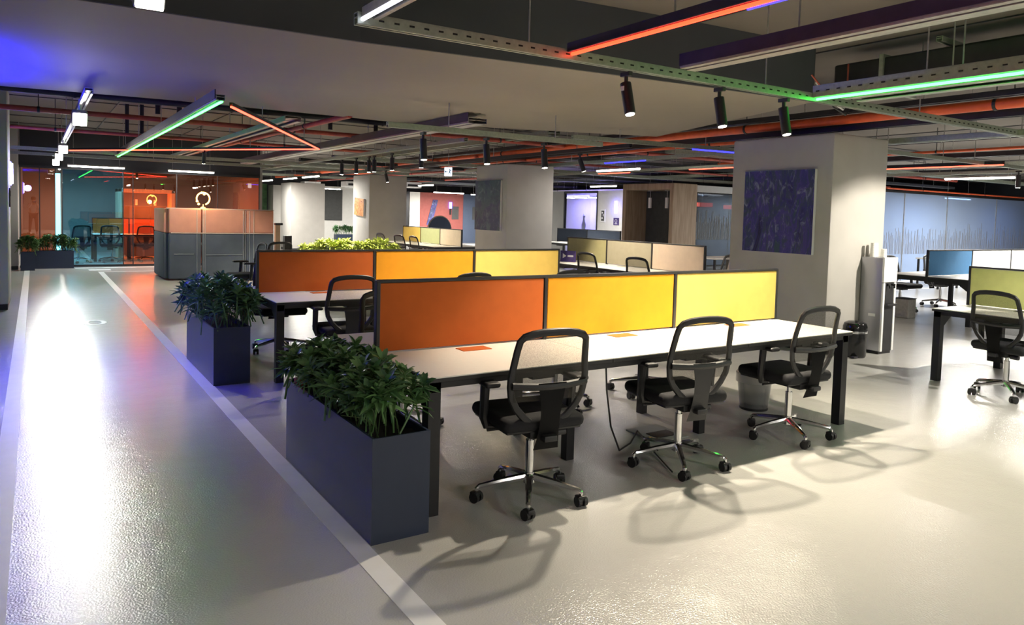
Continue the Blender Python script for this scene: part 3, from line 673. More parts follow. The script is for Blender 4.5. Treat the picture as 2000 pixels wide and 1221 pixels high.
shell([(.115, .02), (.145, .30)]).build('bin_wall', 'bin_wire', wb, True); shell([(.10, .05), (.138, .30), (.15, .31), (.153, .23)]).build('liner', 'bin_liner', wb, True)
B().lathe([(.115, 0), (.117, .02)]).build('bin_base', 'steel_dark', wb, True); B().tube([(.147*math.cos(k*.3307), .147*math.sin(k*.3307), .303) for k in range(19)], .006, 6, True).build('rim', 'galvanised_grey', wb, True)
pb = thing('pedal_bin', 'glossy black dome-lid bin with chrome band between the desk and dispenser', 'bin', (8.1, 5.02, 0))
B().lathe([(.12, 0), (.13, .02), (.135, .28)], 28).build('bin_body', 'gloss_black', pb, True); B().lathe([(.138, .285), (.14, .30), (.138, .315)], 28).build('band', 'chrome', pb, True)
B().lathe([(.136, .316), (.135, .36), (.12, .40), (.08, .42), (.0, .425)], 28).build('lid', 'gloss_black', pb, True); B().box((-.13, -.08, .015), (.08, .06, .02), .006).build('pedal', 'dark_plastic', pb, True)
rb = thing('waste_bin', 'square grey waste bin under the blue panel desk at right', 'bin', (12.3, 6.75, 0)); B().box((0, 0, .16), (.24, .24, .32), .01).build('bin_body', 'galvanised_grey', rb); B().box((0, 0, .325), (.25, .25, .012), .003).build('rim', 'dark_plastic', rb)

# water dispenser
wd = thing('water_dispenser', 'tall silver and white water dispenser in front of the blue painting pillar', 'water dispenser', (8.635, 5.09, 0))
B().box((0, .0, .60), (.28, .275, 1.13), .012).build('cabinet', 'silver', wd, True)
B().box((0, -.145, 1.02), (.285, .03, .30), .008).build('head_cover', 'gloss_white', wd, True)
B().box((-.118, -.145, .45), (.04, .025, .83), .006).box((.118, -.145, .45), (.04, .025, .83), .006).build('front_trim', 'gloss_white', wd, True)
B().box((0, -.14, .45), (.196, .016, .83)).build('front_panel', 'dark_metal', wd)
for x in (-.05, .05): B().cyl((x, -.15, .84), (x, -.19, .84), .014, n=10).cyl((x, -.185, .85), (x, -.185, .80), .010, n=8).build('tap', 'gloss_black', wd, True)
B().box((0, -.17, .60), (.2, .06, .03), .008).build('drip_tray', 'black_plastic', wd, True)
B().box((-.143, -.03, .47), (.006, .09, .035), .002).build('name_plate', 'gloss_white', wd); B().box((0, 0, .018), (.26, .25, .036)).build('plinth', 'black_plastic', wd)
for i, (x, y, n) in enumerate(((-.08, .03, .17), (.0, .05, .17), (.08, -.01, .10))):
    c = thing('paper_cup_stack', ['tall stack of white paper cups on the dispenser, left', 'tall stack of white paper cups on the dispenser, middle', 'low stack of white paper cups on the dispenser, right'][i], 'cups', (8.635+x, 5.09+y, 1.166))
    B().lathe([(.036, 0), (.030, n-.002), (.028, n)], 16).build('cup', 'paper_cup', c, True)
    r = B()
    for q in range(int(n/.02)): r.tube([((.0365-.0004*q)*math.cos(a*.5236), (.0365-.0004*q)*math.sin(a*.5236), .006+.02*q) for a in range(12)], .002, 4, True)
    r.build('cup_rims', 'paper_cup', c, True)['kind'] = 'stuff'

# paintings
def picture(loc, sy, sz, material, label, name='canvas_painting', rz=0, edge='gloss_white'):
    t = thing(name, label, 'painting', loc, rz); B().box((0, 0, 0), (.045, sy, sz), .003).build('canvas_edge', edge, t); B().box((-.0235, 0, 0), (.004, sy-.004, sz-.004)).build('painted_face', material, t); return t
picture((7.815, 5.95, 1.69), 1.03, 1.03, 'painting_blue', 'large square deep blue abstract painting on the right pillar')
picture((7.815, 12.99, 1.73), 1.0, 1.02, 'painting_teal', 'tall teal and navy abstract painting on the middle pillar')
picture((7.815, 20.12, 1.65), .72, .50, 'painting_orange', 'small tilted orange abstract painting on the far pillar').rotation_euler = (R(4), 0, 0)

# ------------------------------------------------------------------ planters
def rosette(n, ln, wd, mat_, up=.9, seed=0):
    rnd = random.Random(seed); b = B()
    for i in range(n):
        a = i*2.39996+rnd.uniform(-.2, .2); el = R(15+70*(i/n))*up+rnd.uniform(-.15, .15); l = ln*rnd.uniform(.75, 1.1)*(1-.25*i/n); w_ = wd*rnd.uniform(.8, 1.15)
        d = Vector((math.cos(a), math.sin(a), 0)); sd = Vector((-math.sin(a), math.cos(a), 0)); base = Vector((0, 0, .05*i/n)); rows = []
        for k, (u, ww) in enumerate(((0, .25), (.35, 1), (.7, .75), (1, .04))):
            e = el-u*.9
            p = base+d*(l*u*math.cos(el*.8))+Vector((0, 0, l*(u*math.sin(el)-.45*u*u)))
            m_ = p-Vector((0, 0, w_*.22*ww)); rows.append((b.bm.verts.new(p+sd*w_*ww*.5), b.bm.verts.new(m_), b.bm.verts.new(p-sd*w_*ww*.5)))
        for r0, r1 in zip(rows, rows[1:]):
            b.bm.faces.new([r0[0], r0[1], r1[1], r1[0]]); b.bm.faces.new([r0[1], r0[2], r1[2], r1[1]])
    b.cyl((0, 0, -.14), (0, 0, .05), .005, n=5)
    return b.mesh('leaf_rosette', mat_, True)
ROS = {k: [rosette(16, .115, .030, k, .9, i) for i in range(4)] for k in ('leaf_dark', 'leaf_mid')}
ROS['leaf_light'] = [rosette(16, .15, .035, 'leaf_light', .9, 20+i) for i in range(3)]
ROS['leaf_bush'] = [rosette(14, .08, .04, 'leaf_bush', .8, 30+i) for i in range(3)]
def planter(loc, lx, ly, h, label, mats, n, hi, sc=1.0, grass=0, seed=1, spill=.06, brick=False):
    rnd = random.Random(seed); t = thing('planter_box', label, 'planter', loc); b = B(); q = .012
    b.box((0, -ly/2+q/2, h/2), (lx, q, h)); b.box((0, ly/2-q/2, h/2), (lx, q, h)); b.box((-lx/2+q/2, 0, h/2), (q, ly-2*q, h)); b.box((lx/2-q/2, 0, h/2), (q, ly-2*q, h)); b.box((0, 0, .01), (lx-2*q, ly-2*q, .02))
    b.build('box', 'planter_metal', t)
    B().grid(lambda u, v: ((u-.5)*(lx-2*q), (v-.5)*(ly-2*q), h-.05+.015*math.sin(u*17+v*29)), 6, 16).build('soil', 'soil', t, True)
    for i in range(n):
        u, v = rnd.uniform(-.5, .5), (i+rnd.random())/n-.5
        k = rnd.choice(mats); me = rnd.choice(ROS[k]); o = bpy.data.objects.new('leaf_rosette', me); COL.objects.link(o); o.parent = t
        zz = rnd.uniform(.1, 1)**.7
        if abs(u) > .36: zz *= .75
        o.location = (u*(lx+spill), v*(ly-.12), h+.02+zz*hi)
        o.rotation_euler = (rnd.uniform(-.3, .3), u*.9+rnd.uniform(-.25, .25), rnd.uniform(0, 6.28)); s_ = sc*rnd.uniform(.8, 1.25); o.scale = (s_, s_, s_)
    if grass:
        g = B()
        for i in range(grass):
            u, v = rnd.uniform(-.4, .4)*lx, rnd.uniform(-.47, .47)*ly; a = rnd.uniform(0, 6.28); l = rnd.uniform(.2, .38); r_ = rnd.uniform(.4, 1.1)
            p = [Vector((u+math.cos(a)*l*r_*s*s, v+math.sin(a)*l*r_*s*s*.6, h-.03+l*s*(1.15-.55*s*r_))) for s in (0, .33, .66, 1)]
            g.tube(p, [.003, .0026, .002, .0008], 3)
        tag(g.build('grass_blades', 'grass_blade', t, True), kind='stuff')
    if brick: B().box((-lx/2+.07, ly/2-.06, h-.015), (.07, .06, .05), .004).build('red_block', 'brick_red', t)
    return t
planter((1.466, 3.88, 0), .30, 1.40, .51, 'long slate planter of leafy green plants and grass nearest the viewpoint', ['leaf_dark', 'leaf_mid', 'leaf_mid'], 120, .21, 1.0, 70, 3, brick=True)
planter((1.457, 7.43, 0), .31, 1.36, .51, 'second slate planter with a dark bushy plant by the corridor line', ['leaf_dark', 'leaf_dark', 'leaf_mid'], 130, .30, 1.05, 50, 4, .22)
p0, p1 = atY(590, 478, 14.9), atY(778, 485, 14.9)
planter(((p0.x+p1.x)/2, 14.9, 0), p1.x-p0.x-.1, .4, .5, 'planter of bright yellow-green leaves lit beyond the second row panels', ['leaf_light'], 150, .34, 1.1, 0, 5)
planter((-.14, 20.0, 0), .27, .27, .42, 'small square slate planter with leafy bush in the corner by the glass wall', ['leaf_bush'], 36, .28, 1.2, 0, 6, .1)
planter((.385, 20.5, 0), .78, .3, .42, 'long slate planter with leafy bush against the orange glass wall', ['leaf_bush'], 90, .28, 1.2, 0, 7, .1)
planter((11.6, 31.6, 0), .9, .35, .45, 'dark planter with bush far away between the pale pillars', ['leaf_bush', 'leaf_dark'], 40, .35, 1.5, 0, 8)
vp = thing('climbing_plant', 'tall thin plant with drooping leaves against the far white wall', 'plant', (12.3, 31.2, 0))
B().lathe([(.14, 0), (.18, .35), (.17, .36)], 16).build('pot', 'planter_metal', vp, True); B().tube([(0, 0, .3), (.05, 0, .9), (-.05, 0, 1.4), (.02, 0, 1.9)], .015, 6).build('stem', 'stem', vp, True)
for i in range(12):
    o = bpy.data.objects.new('leaf_rosette', ROS['leaf_dark'][i % 4]); COL.objects.link(o); o.parent = vp; o.location = (random.uniform(-.2, .2), random.uniform(-.1, .1), .6+i*.11); o.scale = (2, 2, 2); o.rotation_euler = (random.uniform(-.5, .5), random.uniform(-.5, .5), i)

# ------------------------------------------------------------------ sofa pod
pod = thing('sofa_pod', 'high-backed sofa pod, slate below and salmon pink above, before the orange glass wall', 'sofa', (3.35, 17.2, 0))
def podbox(x0, x1, y0, y1, z0, z1, nm, m_, bev=.05): return B().box(((x0+x1)/2-3.35, (y0+y1)/2-17.2, (z0+z1)/2), (x1-x0, y1-y0, z1-z0), bev, seg=3).build(nm, m_, pod, True)
for (a, b_) in ((2.32, 2.95), (2.97, 3.84), (3.86, 4.45)):
    podbox(a, b_, 16.6, 16.74, .03, .99, 'lower_panel', 'pod_lower', .03); podbox(a, b_, 16.6, 16.74, .99, 1.5, 'upper_panel', 'pod_upper', .03)
podbox(2.24, 2.38, 16.75, 18.2, .03, .99, 'lower_panel', 'pod_lower', .03); podbox(2.24, 2.38, 16.75, 18.2, .99, 1.5, 'upper_panel', 'pod_upper', .03)
podbox(4.36, 4.48, 16.75, 18.2, .03, .99, 'lower_panel', 'pod_lower', .03); podbox(4.36, 4.48, 16.75, 18.2, .99, 1.5, 'upper_panel', 'pod_upper', .03)
podbox(2.4, 2.95, 16.8, 18.1, .05, .45, 'seat_cushion', 'pod_lower', .06); podbox(3.8, 4.34, 16.8, 18.1, .05, .45, 'seat_cushion', 'pod_lower', .06)
podbox(2.28, 4.46, 16.62, 16.72, 1.49, 1.515, 'top_piping', 'pod_piping', .01)
for x, m_ in ((2.86, 0), (2.98, 0), (3.02, 0), (3.80, 0), (3.84, 0), (3.93, 0), (4.02, 0)):
    B().cyl((x-3.35, -.61, .1), (x-3.35, -.61, .98), .009, n=8).build('seam_piping', 'pod_piping_grey', pod, True); B().cyl((x-3.35, -.61, 1.0), (x-3.35, -.61, 1.48), .009, n=8).build('seam_piping', 'pod_piping', pod, True)
B().cyl((2.36-3.35, -.61, .992), (4.44-3.35, -.61, .992), .010, n=8).build('seam_piping', 'pod_piping', pod, True)
B().cyl((3.04-3.35, -.61, .53), (3.78-3.35, -.61, .53), .009, n=8).build('seam_piping', 'pod_piping_grey', pod, True); B().cyl((2.42-3.35, -.61, .55), (2.8-3.35, -.61, .55), .009, n=8).build('seam_piping', 'pod_piping_grey', pod, True)
pt = thing('pod_table', 'small white table inside the sofa pod', 'table', (3.36, 17.5, 0)); B().box((0, 0, .72), (.6, .8, .03), .008).build('tabletop', 'laminate_white', pt); B().cyl((0, 0, .02), (0, 0, .7), .03).build('column', 'steel_dark', pt, True); B().cyl((0, 0, 0), (0, 0, .02), .25, n=24).build('foot', 'steel_dark', pt, True)
ps = thing('sanitiser_stand', 'slim brown stand with small black box left of the pale far pillar', 'stand', (5.46, 20.0, 0)); B().box((0, 0, .55), (.13, .12, 1.1), .01).build('post', 'wood_pale', ps); B().box((.02, -.02, 1.13), (.2, .14, .06), .01).build('head', 'dark_plastic', ps); B().box((.09, 0, 1.12), (.04, .04, .03)).build('indicator', 'neon_core', ps); B().box((0, 0, .02), (.3, .3, .04), .01).build('foot', 'dark_plastic', ps)
ps = thing('floor_speaker', 'black box unit standing by the pale far pillar', 'speaker', (5.9, 20.6, 0)); B().box((0, 0, .4), (.2, .2, .8), .01).build('cabinet', 'black_plastic', ps); B().cyl((0, -.1, .62), (0, -.108, .62), .05, n=16).build('cone', 'dark_metal', ps)

# ------------------------------------------------------------------ orange glass wall and room behind it
gw = thing('window_1', 'orange tinted glass wall closing the end of the corridor', 'glass wall', (0, 20.8, 0)); struct(gw)
xs = [-.28, .1, .42, .56, 1.86, 2.08, 3.09, 4.09, 5.17]; kinds = ['orange', 'orange', None, 'blue', 'orange', 'orange', 'orange', 'orange']
for a, b_, k in zip(xs, xs[1:], kinds):
    if k: B().span((a+.008, -.006, .05), (b_-.008, .006, 2.36)).build('pane', k+'_glass', gw)
B().span((.42, -.03, .03), (.52, .03, 2.25)).build('lit_edge', 'cyan_strip', gw)
for x in xs: B().span((x-.010, -.02, .03), (x+.010, .02, 2.38)).build('mullion', 'dark_metal', gw)
B().span((-.3, -.03, 2.36), (5.19, .03, 2.42)).build('head_rail', 'dark_metal', gw); B().span((-.3, -.03, 0), (5.19, .03, .05)).build('sill_rail', 'dark_metal', gw)
struct(B().span((5.17, 20.85, 0), (5.27, 27, ZC)).build('wall_glassroom', 'grey_wall'), 'dark side wall of the orange glass room', 'wall')
struct(B().span((X0, 27, 0), (5.27, 27.1, ZC)).build('wall_roomback', 'grey_wall'), 'dark back wall of the orange glass room', 'wall')
struct(B().span((X0, 20.82, 2.42), (5.2, 20.95, ZC)).build('wall_overglass', 'dark_wall'), 'dark strip of wall above the orange glass', 'wall')
# things inside the glass room; booth, desk and chairs stand in for reflections
wbth = thing('wooden_booth', 'orange-lit wooden frame booth set inside the glass room for a mirrored one', 'booth', (2.75, 24.2, 0))
B().span((-.75, -.4, 0), (-.65, .5, 2.0), .01).build('side_panel', 'booth_wood', wbth); B().span((.65, -.4, 0), (.75, .5, 2.0), .01).build('side_panel', 'booth_wood', wbth); B().span((-.75, -.4, 1.9), (.75, .5, 2.0), .01).build('roof_panel', 'booth_wood', wbth); B().span((-.65, .44, 0), (.65, .5, 1.9)).build('back_panel', 'grey_felt', wbth)
for x in (-.25, .25):
    pl = thing('pendant_lamp', ('left' if x < 0 else 'right')+' small glowing pendant in the orange-lit booth', 'pendant lamp', (2.75+x, 24.15, 1.55)); B().cyl((0, 0, .15), (0, 0, .35), .004, n=6).build('cord', 'dark_plastic', pl); B().cyl((0, 0, 0), (0, 0, .15), .035, n=12).build('shade', 'gloss_white', pl, True); B().cyl((0, 0, -.01), (0, 0, 0), .03, n=12).build('bulb', 'pendant_glow', pl, True)
    light('POINT', 'lamp_light', pl, (0, 0, -.08), 25, (1, .5, .15), shadow_soft_size=.05)
desk((2.2, 23.0, 0), 0, 2, .9, ['rust', 'rust'], 'small desk with orange panels set inside the glass room for a mirrored one', depth=1.2, hatch='taupe')
for i, x in enumerate((.95, 1.72, 2.5)):
    chair(x, 22.2+.1*i, [20, -15, 10][i], ['left', 'middle', 'right'][i]+' office chair of three set behind the orange glass for a mirrored one')
tube(2.6, 22.5, 0, 2.4, 2.5, 'added glowing tube lamp inside the orange glass room', 70)  # tubes added to light the space behind the glass
tube(.6, 24, 90, 1.6, 2.5, 'added glowing tube lamp deeper inside the glass room behind the blue pane', 60)
ring = thing('ring_lamp', 'golden glowing ring ornament on top of the sofa pod', 'lamp', (3.0, 16.7, 1.52))
B().tube([(.13*math.cos(k*.3), 0, .20+.13*math.sin(k*.3)) for k in range(-4, 13)], .014, 8).build('ring', 'pendant_glow', ring, True); B().lathe([(.06, 0), (.05, .02), (.012, .03), (.012, .08)], 12).build('foot', 'wood_pale', ring, True)
for i, (x, z) in enumerate(((-.09, .06), (-.12, .12), (-.03, .3), (.02, .27))): B().lathe([(.005, z), (.03, z+.02), (.005, z+.05)], 10, (x, 0)).build('glow_drop', 'pendant_glow', ring, True)
light('POINT', 'lamp_light', ring, (-.05, -.08, .12), 6, (1, .55, .2), shadow_soft_size=.06)

# ------------------------------------------------------------------ wooden booth, rooms at the back and right
wbt = thing('wooden_booth', 'open wooden booth with dark felt lining left of the blue painting pillar', 'booth', (13.0, 14.0, 0))
B().span((-.34, -1.42, 0), (.46, -1.30, 2.4), .01).build('side_panel', 'booth_wood', wbt); B().span((-.34, .25, 0), (.46, .37, 2.4), .01).build('side_panel', 'booth_wood', wbt); B().span((-.34, -1.30, 2.24), (.46, .25, 2.4), .01).build('roof_panel', 'booth_wood', wbt)
B().span((.38, -1.3, 0), (.45, .25, 2.24)).build('back_panel', 'grey_felt', wbt); B().span((-.30, -1.3, .0), (.36, .25, .42), .03).build('bench_seat', 'grey_felt', wbt)
for i, px in enumerate((1303, 1270)):
    p = atX(px, 385, 12.95); pl = thing('pendant_lamp', ['right', 'left'][i]+' white cylinder pendant hanging in the wooden booth', 'pendant lamp', (12.95, p.y, 1.80)); B().cyl((0, 0, .26), (0, 0, .43), .006, n=6).build('cord', 'white_paint', pl); B().box((0, 0, .43), (.08, .10, .015)).build('ceiling_rose', 'white_paint', pl); B().cyl((0, 0, 0), (0, 0, .26), .045, n=16).build('shade', 'gloss_white', pl, True)
# back right room line at X = 16
struct(B().span((16, 17.0, 0), (16.12, 19.42, 2.42)).build('wall_white', 'white_wall'), 'white wall with neon numeral and two posters', 'wall')
w2 = thing('window_2', 'purple-lit glass front of the far room left of the white wall', 'glass wall', (16, 20.4, 0)); struct(w2)
B().span((0, -.95, .05), (.012, .85, 2.36)).build('pane', 'clear_glass', w2)
for y in (-.97, .87): B().span((-.02, y-.03, 0), (.04, y+.03, 2.4)).build('mullion', 'frame_black', w2)
B().span((-.02, -.97, 2.34), (.04, .87, 2.42)).build('head_rail', 'frame_black', w2)
struct(B().span((16, 21.3, 0), (16.12, 27, 2.42)).build('wall_greyside', 'grey_wall'), 'grey wall left of the purple-lit room', 'wall')
struct(B().span((18.6, 17, 0), (18.7, 30, 2.6)).build('wall_purple', 'white_wall'), 'white back wall glowing purple in the far room', 'wall')
pr = thing('neon_lamp', 'blue cove strip inside the purple-lit room', 'light strip', (17.3, 22.6, 2.3)); B().box((0, 0, 0), (.05, 2.2, .05), .01).build('neon_tube', 'neon_blue', pr)
for q in (-.9, .9): B().cyl((0, q, .02), (0, q, 1.0), .006, n=6).build('hanger_rod', 'dark_metal', pr)
light('AREA', 'lamp_light', pr, (.05, 0, -.05), 55, (.26, .2, 1), (0, R(-50), 0), shape='RECTANGLE', size=.1, size_y=2)
for i in range(3): tube(17.8, 21.8+.8*i, 0, .6, 2.25, 'short white lamp inside the purple-lit room', 3, 'short lamps in the purple-lit room')
sp_ = thing('sculpture', 'white abstract figure standing inside the purple-lit room', 'sculpture', (17.4, 21.9, 0)); B().lathe([(.2, 0), (.2, .9), (.05, .92), (.09, 1.2), (.03, 1.45), (.06, 1.55), (0.01, 1.65)], 14).build('figure_body', 'white_paint', sp_, True); B().box((0, 0, .02), (.45, .45, .04)).build('plinth', 'white_paint', sp_)
po = thing('wall_poster', 'white framed monochrome poster on the white wall', 'poster', (15.985, 19.1, 1.58)); B().box((0, 0, 0), (.02, .24, .44), .003).build('frame', 'gloss_white', po); B().box((-.011, 0, .0), (.003, .15, .34)).build('print', 'grey_felt', po)
for y, z, a, b_ in ((.02, .1, .06, .05), (-.03, .02, .04, .08), (.02, -.08, .07, .05)): B().box((-.013, y, z), (.002, a, b_)).build('print_shape', 'white_paint', po)
po = thing('wall_poster', 'small square purple plaque under the neon numeral', 'poster', (15.985, 18.42, 1.40)); B().box((0, 0, 0), (.02, .26, .24), .003).build('plate', 'poster_purple', po); B().tube([(-.012, .05*math.cos(k*.5236), .02+.05*math.sin(k*.5236)) for k in range(12)], .006, 5, True).build('emblem', 'white_paint', po); B().box((-.012, 0, -.07), (.003, .12, .02)).build('lettering_bar', 'white_paint', po)
pc = atY(1116, 497, 10.8); sg = thing('desk_sign', 'small purple card with white logo on the tan panel desk', 'sign', (8.05, 10.55, .736), R(-60)); B().box((0, 0, .10), (.30, .02, .20), .004).build('card', 'poster_purple', sg)
g = B(); v = [g.bm.verts.new(c) for c in ((-.10, -.012, .06), (-.10, -.012, .15), (-.03, -.012, .105))]; g.bm.faces.new(v); g.build('logo_triangle', 'white_paint', sg); B().box((.05, -.012, .105), (.11, .003, .03)).build('lettering_bar', 'white_paint', sg)

# mid meeting room between booth and pillar
w3 = thing('window_3', 'grey glass meeting room front right of the wooden booth', 'glass wall', (15.5, 14, 0)); struct(w3)
for i in range(3): B().span((-1.9+i*1.4, 0, .03), (-.52+i*1.4, .012, 2.28)).build('pane', 'grey_glass', w3)
B().span((-1.95, -.08, 2.28), (2.4, .08, 2.46)).build('head_rail', 'white_wall', w3); B().span((1.25, -.06, 0), (1.45, .06, 2.28)).build('post', 'booth_wood', w3)
st = B(); rr = random.Random(3)
for i in range(90):
    x = -1.85+i*.042+rr.uniform(-.01, .01); h_ = rr.uniform(.3, 1); st.box((x, -.004, 1.05+h_*.25+.1), (.014, .003, .3+h_*.5))
tag(st.build('frosted_stripes', 'grey_wall', w3), kind='stuff')
struct(B().span((14.7, 16.2, 0), (20, 16.3, 2.5)).build('wall_meeting', 'grey_wall'), 'dark grey back wall of the glass meeting room', 'wall')
for i, (px, py) in enumerate(((1372, 400), (1432, 405))):
    p = atY(px, py, 15.2); pl = thing('pendant_lamp', ['left', 'right'][i]+' red box pendant in the grey glass meeting room', 'pendant lamp', (p.x, 15.2, p.z)); B().box((0, 0, 0), (.55, .3, .12), .01).build('shade', 'red_glow', pl); B().cyl((0, 0, .06), (0, 0, ZC-p.z), .005, n=6).build('cord', 'dark_plastic', pl)
tube(15.2, 15.6, 0, 1.1, 2.4, 'glowing tube lamp in the grey glass meeting room', 25)
def table(x, y, sx, sy, label):
    t = thing('side_table', label, 'table', (x, y, 0)); B().box((0, 0, .73), (sx, sy, .03), .006).build('tabletop', 'laminate_white', t)
    for a in (-1, 1):
        for c in (-1, 1): B().box((a*(sx/2-.05), c*(sy/2-.05), .357), (.04, .04, .714)).build('leg', 'steel_dark', t)
    return t
def shellchair():
    t = thing('shell_chair', 'x', 'chair')
    B().grid(lambda u, v: ((u-.5)*.46*(1-.1*v), .2-.40*min(1, v*2)-.10*max(0, v*2-1), .45+.02*math.cos(u*6.28)*(v < .5)+max(0, v*2-1)**1.1*.42), 8, 10).build('shell', 'panel_beige', t, True)
    for a in (-1, 1):
        for c in (-1, 1): B().cyl((a*.15, c*.13, .45), (a*.23, c*.22, 0), .013, n=8).build('leg', 'steel_dark', t, True)
    return t
sc0 = shellchair(); su = []
for (x, y, a, l) in ((9.75, 7.7, 60, 'tan shell chair between the beige panel and the blue painting pillar'), (12.0, 7.7, 170, 'tan shell chair left of the blue panel desk behind the dispenser'), (12.0, 10.5, 20, 'pale shell chair before the grey glass meeting room'), (13.0, 10.2, -40, 'pale shell chair right before the grey glass meeting room')):
    place(sc0, su, (x, y, 0), R(a), l)
table(12.6, 11.0, 1.2, .7, 'white table before the grey glass meeting room'); 

# blue glass room at right
w4 = thing('window_4', 'blue filmed glass room front at far right with frosted stripes', 'glass wall', (22.5, 11, 0)); struct(w4)
gx = [-5.0, -2.77, -.54, 2.38, 4.6, 6.8]
for a, b_ in zip(gx, gx[1:]):
    B().span((a+.01, 0, .03), (b_-.01, .012, 2.4)).build('pane', 'blue_film_glass', w4); B().span((b_-.012, -.015, .03), (b_+.012, .02, 2.4)).build('mullion', 'galvanised_grey', w4)
B().span((-5, -.04, 2.4), (7, .05, 2.46)).build('head_rail', 'dark_metal', w4)
st = B()
for i in range(230):
    x = -4.9+i*.05+rr.uniform(-.02, .02); k_ = (i/230)*.5; h_ = rr.uniform(.2, .7)+k_*rr.random(); st.box((x, -.005, .75+h_/2), (.012, .003, h_))
tag(st.build('frosted_stripes', 'galvanised_grey', w4), kind='stuff')
struct(B().span((17.5, 13.5, 0), (30, 13.6, 2.5)).build('wall_blueroom', 'white_wall'), 'back wall inside the blue glass room', 'wall')
tube(20, 12.2, 0, 1.6, 2.42, 'added glowing tube lamp inside the blue glass room, left', 120); tube(25, 12.2, 0, 1.6, 2.42, 'added glowing tube lamp inside the blue glass room, right', 120)  # lamps added to light the blue film from inside
tube(20.8, 7.6, 0, 3.0, 2.5, 'added fill tube lamp in front of the blue glass room', 260)  # lamp added to brighten the blue glass from the front
for i, x in enumerate((18.9, 20.3, 21.7)): table(x, 9.6, 1.0, .6, ['left', 'middle', 'right'][i]+' table of three along the blue glass front')

# far back: red room, white walls, ceiling units
rdw = thing('wall_redroom', 'red back wall with a diagonal blue stripe beyond the distant desks', 'wall', (17, 33, 0)); struct(rdw)
B().span((-1.08, 0, 0), (1.36, .1, 2.5)).build('wall_panel', 'maroon', rdw); B().span((-1.63, -.02, 0), (-1.08, .1, 2.5)).build('white_panel', 'white_wall', rdw); B().span((1.36, -.02, 0), (2.8, .1, 2.5)).build('blue_panel', 'panel_slate', rdw)
pz_ = B(); vs = [(-.7, .9), (-.4, .9), (-.08, 2.15), (-.36, 2.15)]
va = [pz_.bm.verts.new((x, -.02, z)) for x, z in vs]; vb = [pz_.bm.verts.new((x, 0, z)) for x, z in vs]; pz_.bm.faces.new(va); pz_.bm.faces.new(vb[::-1])
for q in range(4): pz_.bm.faces.new([va[q], va[(q+1) % 4], vb[(q+1) % 4], vb[q]])
pz_.build('diagonal_stripe', 'painting_blue', rdw); B().span((.72, -.02, 1.2), (1.1, 0, 1.85)).build('grey_board', 'grey_felt', rdw); B().span((1.9, -.04, 1.2), (2.4, -.02, 1.85)).build('grey_board', 'grey_felt', rdw)
nl = thing('neon_lamp', 'blue neon figure on the far red wall', 'wall lamp', (17.61, 32.95, 1.9)); B().box((0, 0, 0), (.16, .03, .32), .03).build('neon_tube', 'neon_blue', nl, True); B().box((0, 0, -.32), (.09, .02, .3)).build('plaque', 'black_plastic', nl)
struct(B().span((15.1, 32.8, 0), (15.25, 33.1, 2.5)).build('door_1', 'frame_black'), 'dark door frame left of the far red wall', 'door')
tube(16.2, 30.5, 0, 1.6, 2.45, 'glowing panel lamp before the far red wall, left', 160); tube(17.8, 30.0, 0, 1.4, 2.4, 'glowing panel lamp before the far red wall, right', 160)
rs = thing('round_screen', 'dark round screen with pale rim behind the distant sage panel', 'screen', (10.07, 19.5, 1.06)); B().cyl((0, -.02, 0), (0, .02, 0), .37, n=40).build('disc', 'panel_slate', rs, True); B().tube([(.38*math.cos(k*.1571), 0, .38*math.sin(k*.1571)) for k in range(40)], .02, 8, True).build('rim', 'panel_beige', rs, True); B().cyl((0, 0, -1.06), (0, 0, -.36), .03, n=10).build('stand_pole', 'steel_dark', rs, True); B().box((0, 0, -1.04), (.4, .3, .04), .01).build('foot', 'steel_dark', rs)
wfw = thing('wall_farwhite', 'white far wall with a dark grey board between the pale pillars', 'wall', (12, 33, 0)); struct(wfw); B().span((-1.6, 0, 0), (2.6, .1, 2.6)).build('wall_panel', 'white_wall', wfw); B().span((-1.2, -.03, 1.04), (-.04, 0, 2.45)).build('grey_board', 'grey_felt', wfw)
struct(B().span((7.0, 33.6, 0), (8.7, 33.7, 2.6)).build('wall_green', 'leaf_dark'), 'dark green wall piece beside the far narrow pillar', 'wall')
for i, (x, y) in enumerate(((9.9, 31.2), (10.9, 29), (11.6, 30.5), (12.6, 27))):
    ac = thing('air_unit', 'pale boxy air unit under the far ceiling beside the pale pillars', 'air conditioner', (x, y, 2.6), 0, 'air units under the far ceiling'); B().box((0, 0, 0), (.7, .6, .22), .02).build('casing', 'white_paint', ac); B().box((0, -.305, -.02), (.5, .01, .08)).build('grille', 'dark_metal', ac)
    for q in (-.3, .3): B().cyl((q, 0, .1), (q, 0, ZC-2.6), .008, n=6).build('hanger_rod', 'dark_metal', ac)

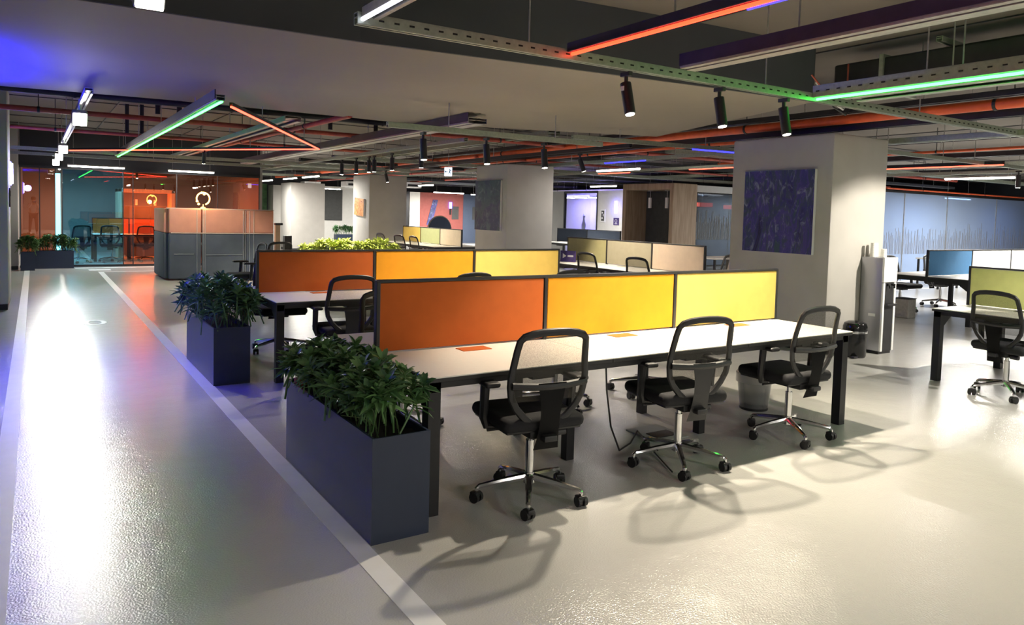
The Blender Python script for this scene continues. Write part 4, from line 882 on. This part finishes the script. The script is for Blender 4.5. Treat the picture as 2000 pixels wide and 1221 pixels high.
# ------------------------------------------------------------------ the photographer, mirrored in the glass wall
def person():
    t = thing('person', 'person in pale top and dark trousers holding up a phone, mirrored in the glass', 'person', (-.05, -.42, 0))
    V = [(0, 0, .95), (0, .0, 1.15), (0, -.01, 1.36), (0, 0, 1.46), (0, .03, 1.55), (0, .045, 1.66),
         (.17, 0, 1.40), (.22, .10, 1.22), (.13, .26, 1.47), (-.17, 0, 1.40), (-.22, .10, 1.22), (-.05, .26, 1.47),
         (.10, 0, .90), (.12, .02, .5), (.13, -.02, .08), (.14, .10, .03), (-.10, 0, .90), (-.13, .03, .5), (-.16, -.01, .08), (-.18, .10, .03)]
    Ed = [(0, 1), (1, 2), (2, 3), (3, 4), (4, 5), (2, 6), (6, 7), (7, 8), (2, 9), (9, 10), (10, 11), (0, 12), (12, 13), (13, 14), (14, 15), (0, 16), (16, 17), (17, 18), (18, 19)]
    rad = [.14, .13, .13, .055, .075, .085, .062, .045, .03, .062, .045, .03, .09, .062, .042, .035, .09, .062, .042, .035]
    for (i, r) in ((8, 0), (11, 0)): pass
    def skin(name, ids, m_, extra=()):
        idx = {v: n for n, v in enumerate(ids)}
        me = bpy.data.meshes.new(name); me.from_pydata([V[i] for i in ids], [(idx[a], idx[b]) for a, b in Ed if a in idx and b in idx], []); me.materials.append(M[m_])
        o = bpy.data.objects.new(name, me); COL.objects.link(o); o.parent = t
        mod = o.modifiers.new('skin', 'SKIN'); mod.use_smooth_shade = True; o.modifiers.new('sub', 'SUBSURF').levels = 2; o.modifiers['sub'].render_levels = 2
        for n, i in enumerate(ids): me.skin_vertices[0].data[n].radius = (rad[i], rad[i]); me.skin_vertices[0].data[n].use_root = (n == 0)
        return o
    skin('body', list(range(20)), 'skin_tone')
    for i in range(20): rad[i] *= 1.12
    skin('top', [0, 1, 2, 6, 7, 8, 9, 10, 11], 'top_fabric'); skin('trousers', [0, 12, 13, 14, 16, 17, 18], 'trouser_fabric')
    B().lathe([(.02, 1.79), (.07, 1.775), (.095, 1.73), (.098, 1.68), (.085, 1.63)][::-1], 16, (0, .03)).build('hair', 'seat_fabric', t, True)
    for s, x in ((1, .13), (-1, -.05)):
        for k in range(4): B().tube([(x, .27, 1.47+.018*k), (x-s*.0, .31, 1.48+.018*k), (x-s*.025, .335, 1.48+.018*k)], [.010, .009, .007], 6).build('finger', 'skin_tone', t, True)
        B().tube([(x, .27, 1.47), (x-s*.01, .29, 1.45), (x-s*.03, .30, 1.46)], [.011, .010, .008], 6).build('thumb', 'skin_tone', t, True)
    ph = thing('mobile_phone', 'dark phone held up by the mirrored person', 'phone', (-.01, -.09, 1.53)); B().box((0, 0, 0), (.15, .008, .075), .003).build('casing', 'gloss_black', ph); B().cyl((-.05, .004, .02), (-.05, .007, .02), .008, n=10).build('lens_ring', 'chrome', ph)
mat('skin_tone', (.5, .3, .22), .6); mat('top_fabric', (.6, .5, .45), .9); mat('trouser_fabric', (.03, .035, .05), .9)
person()
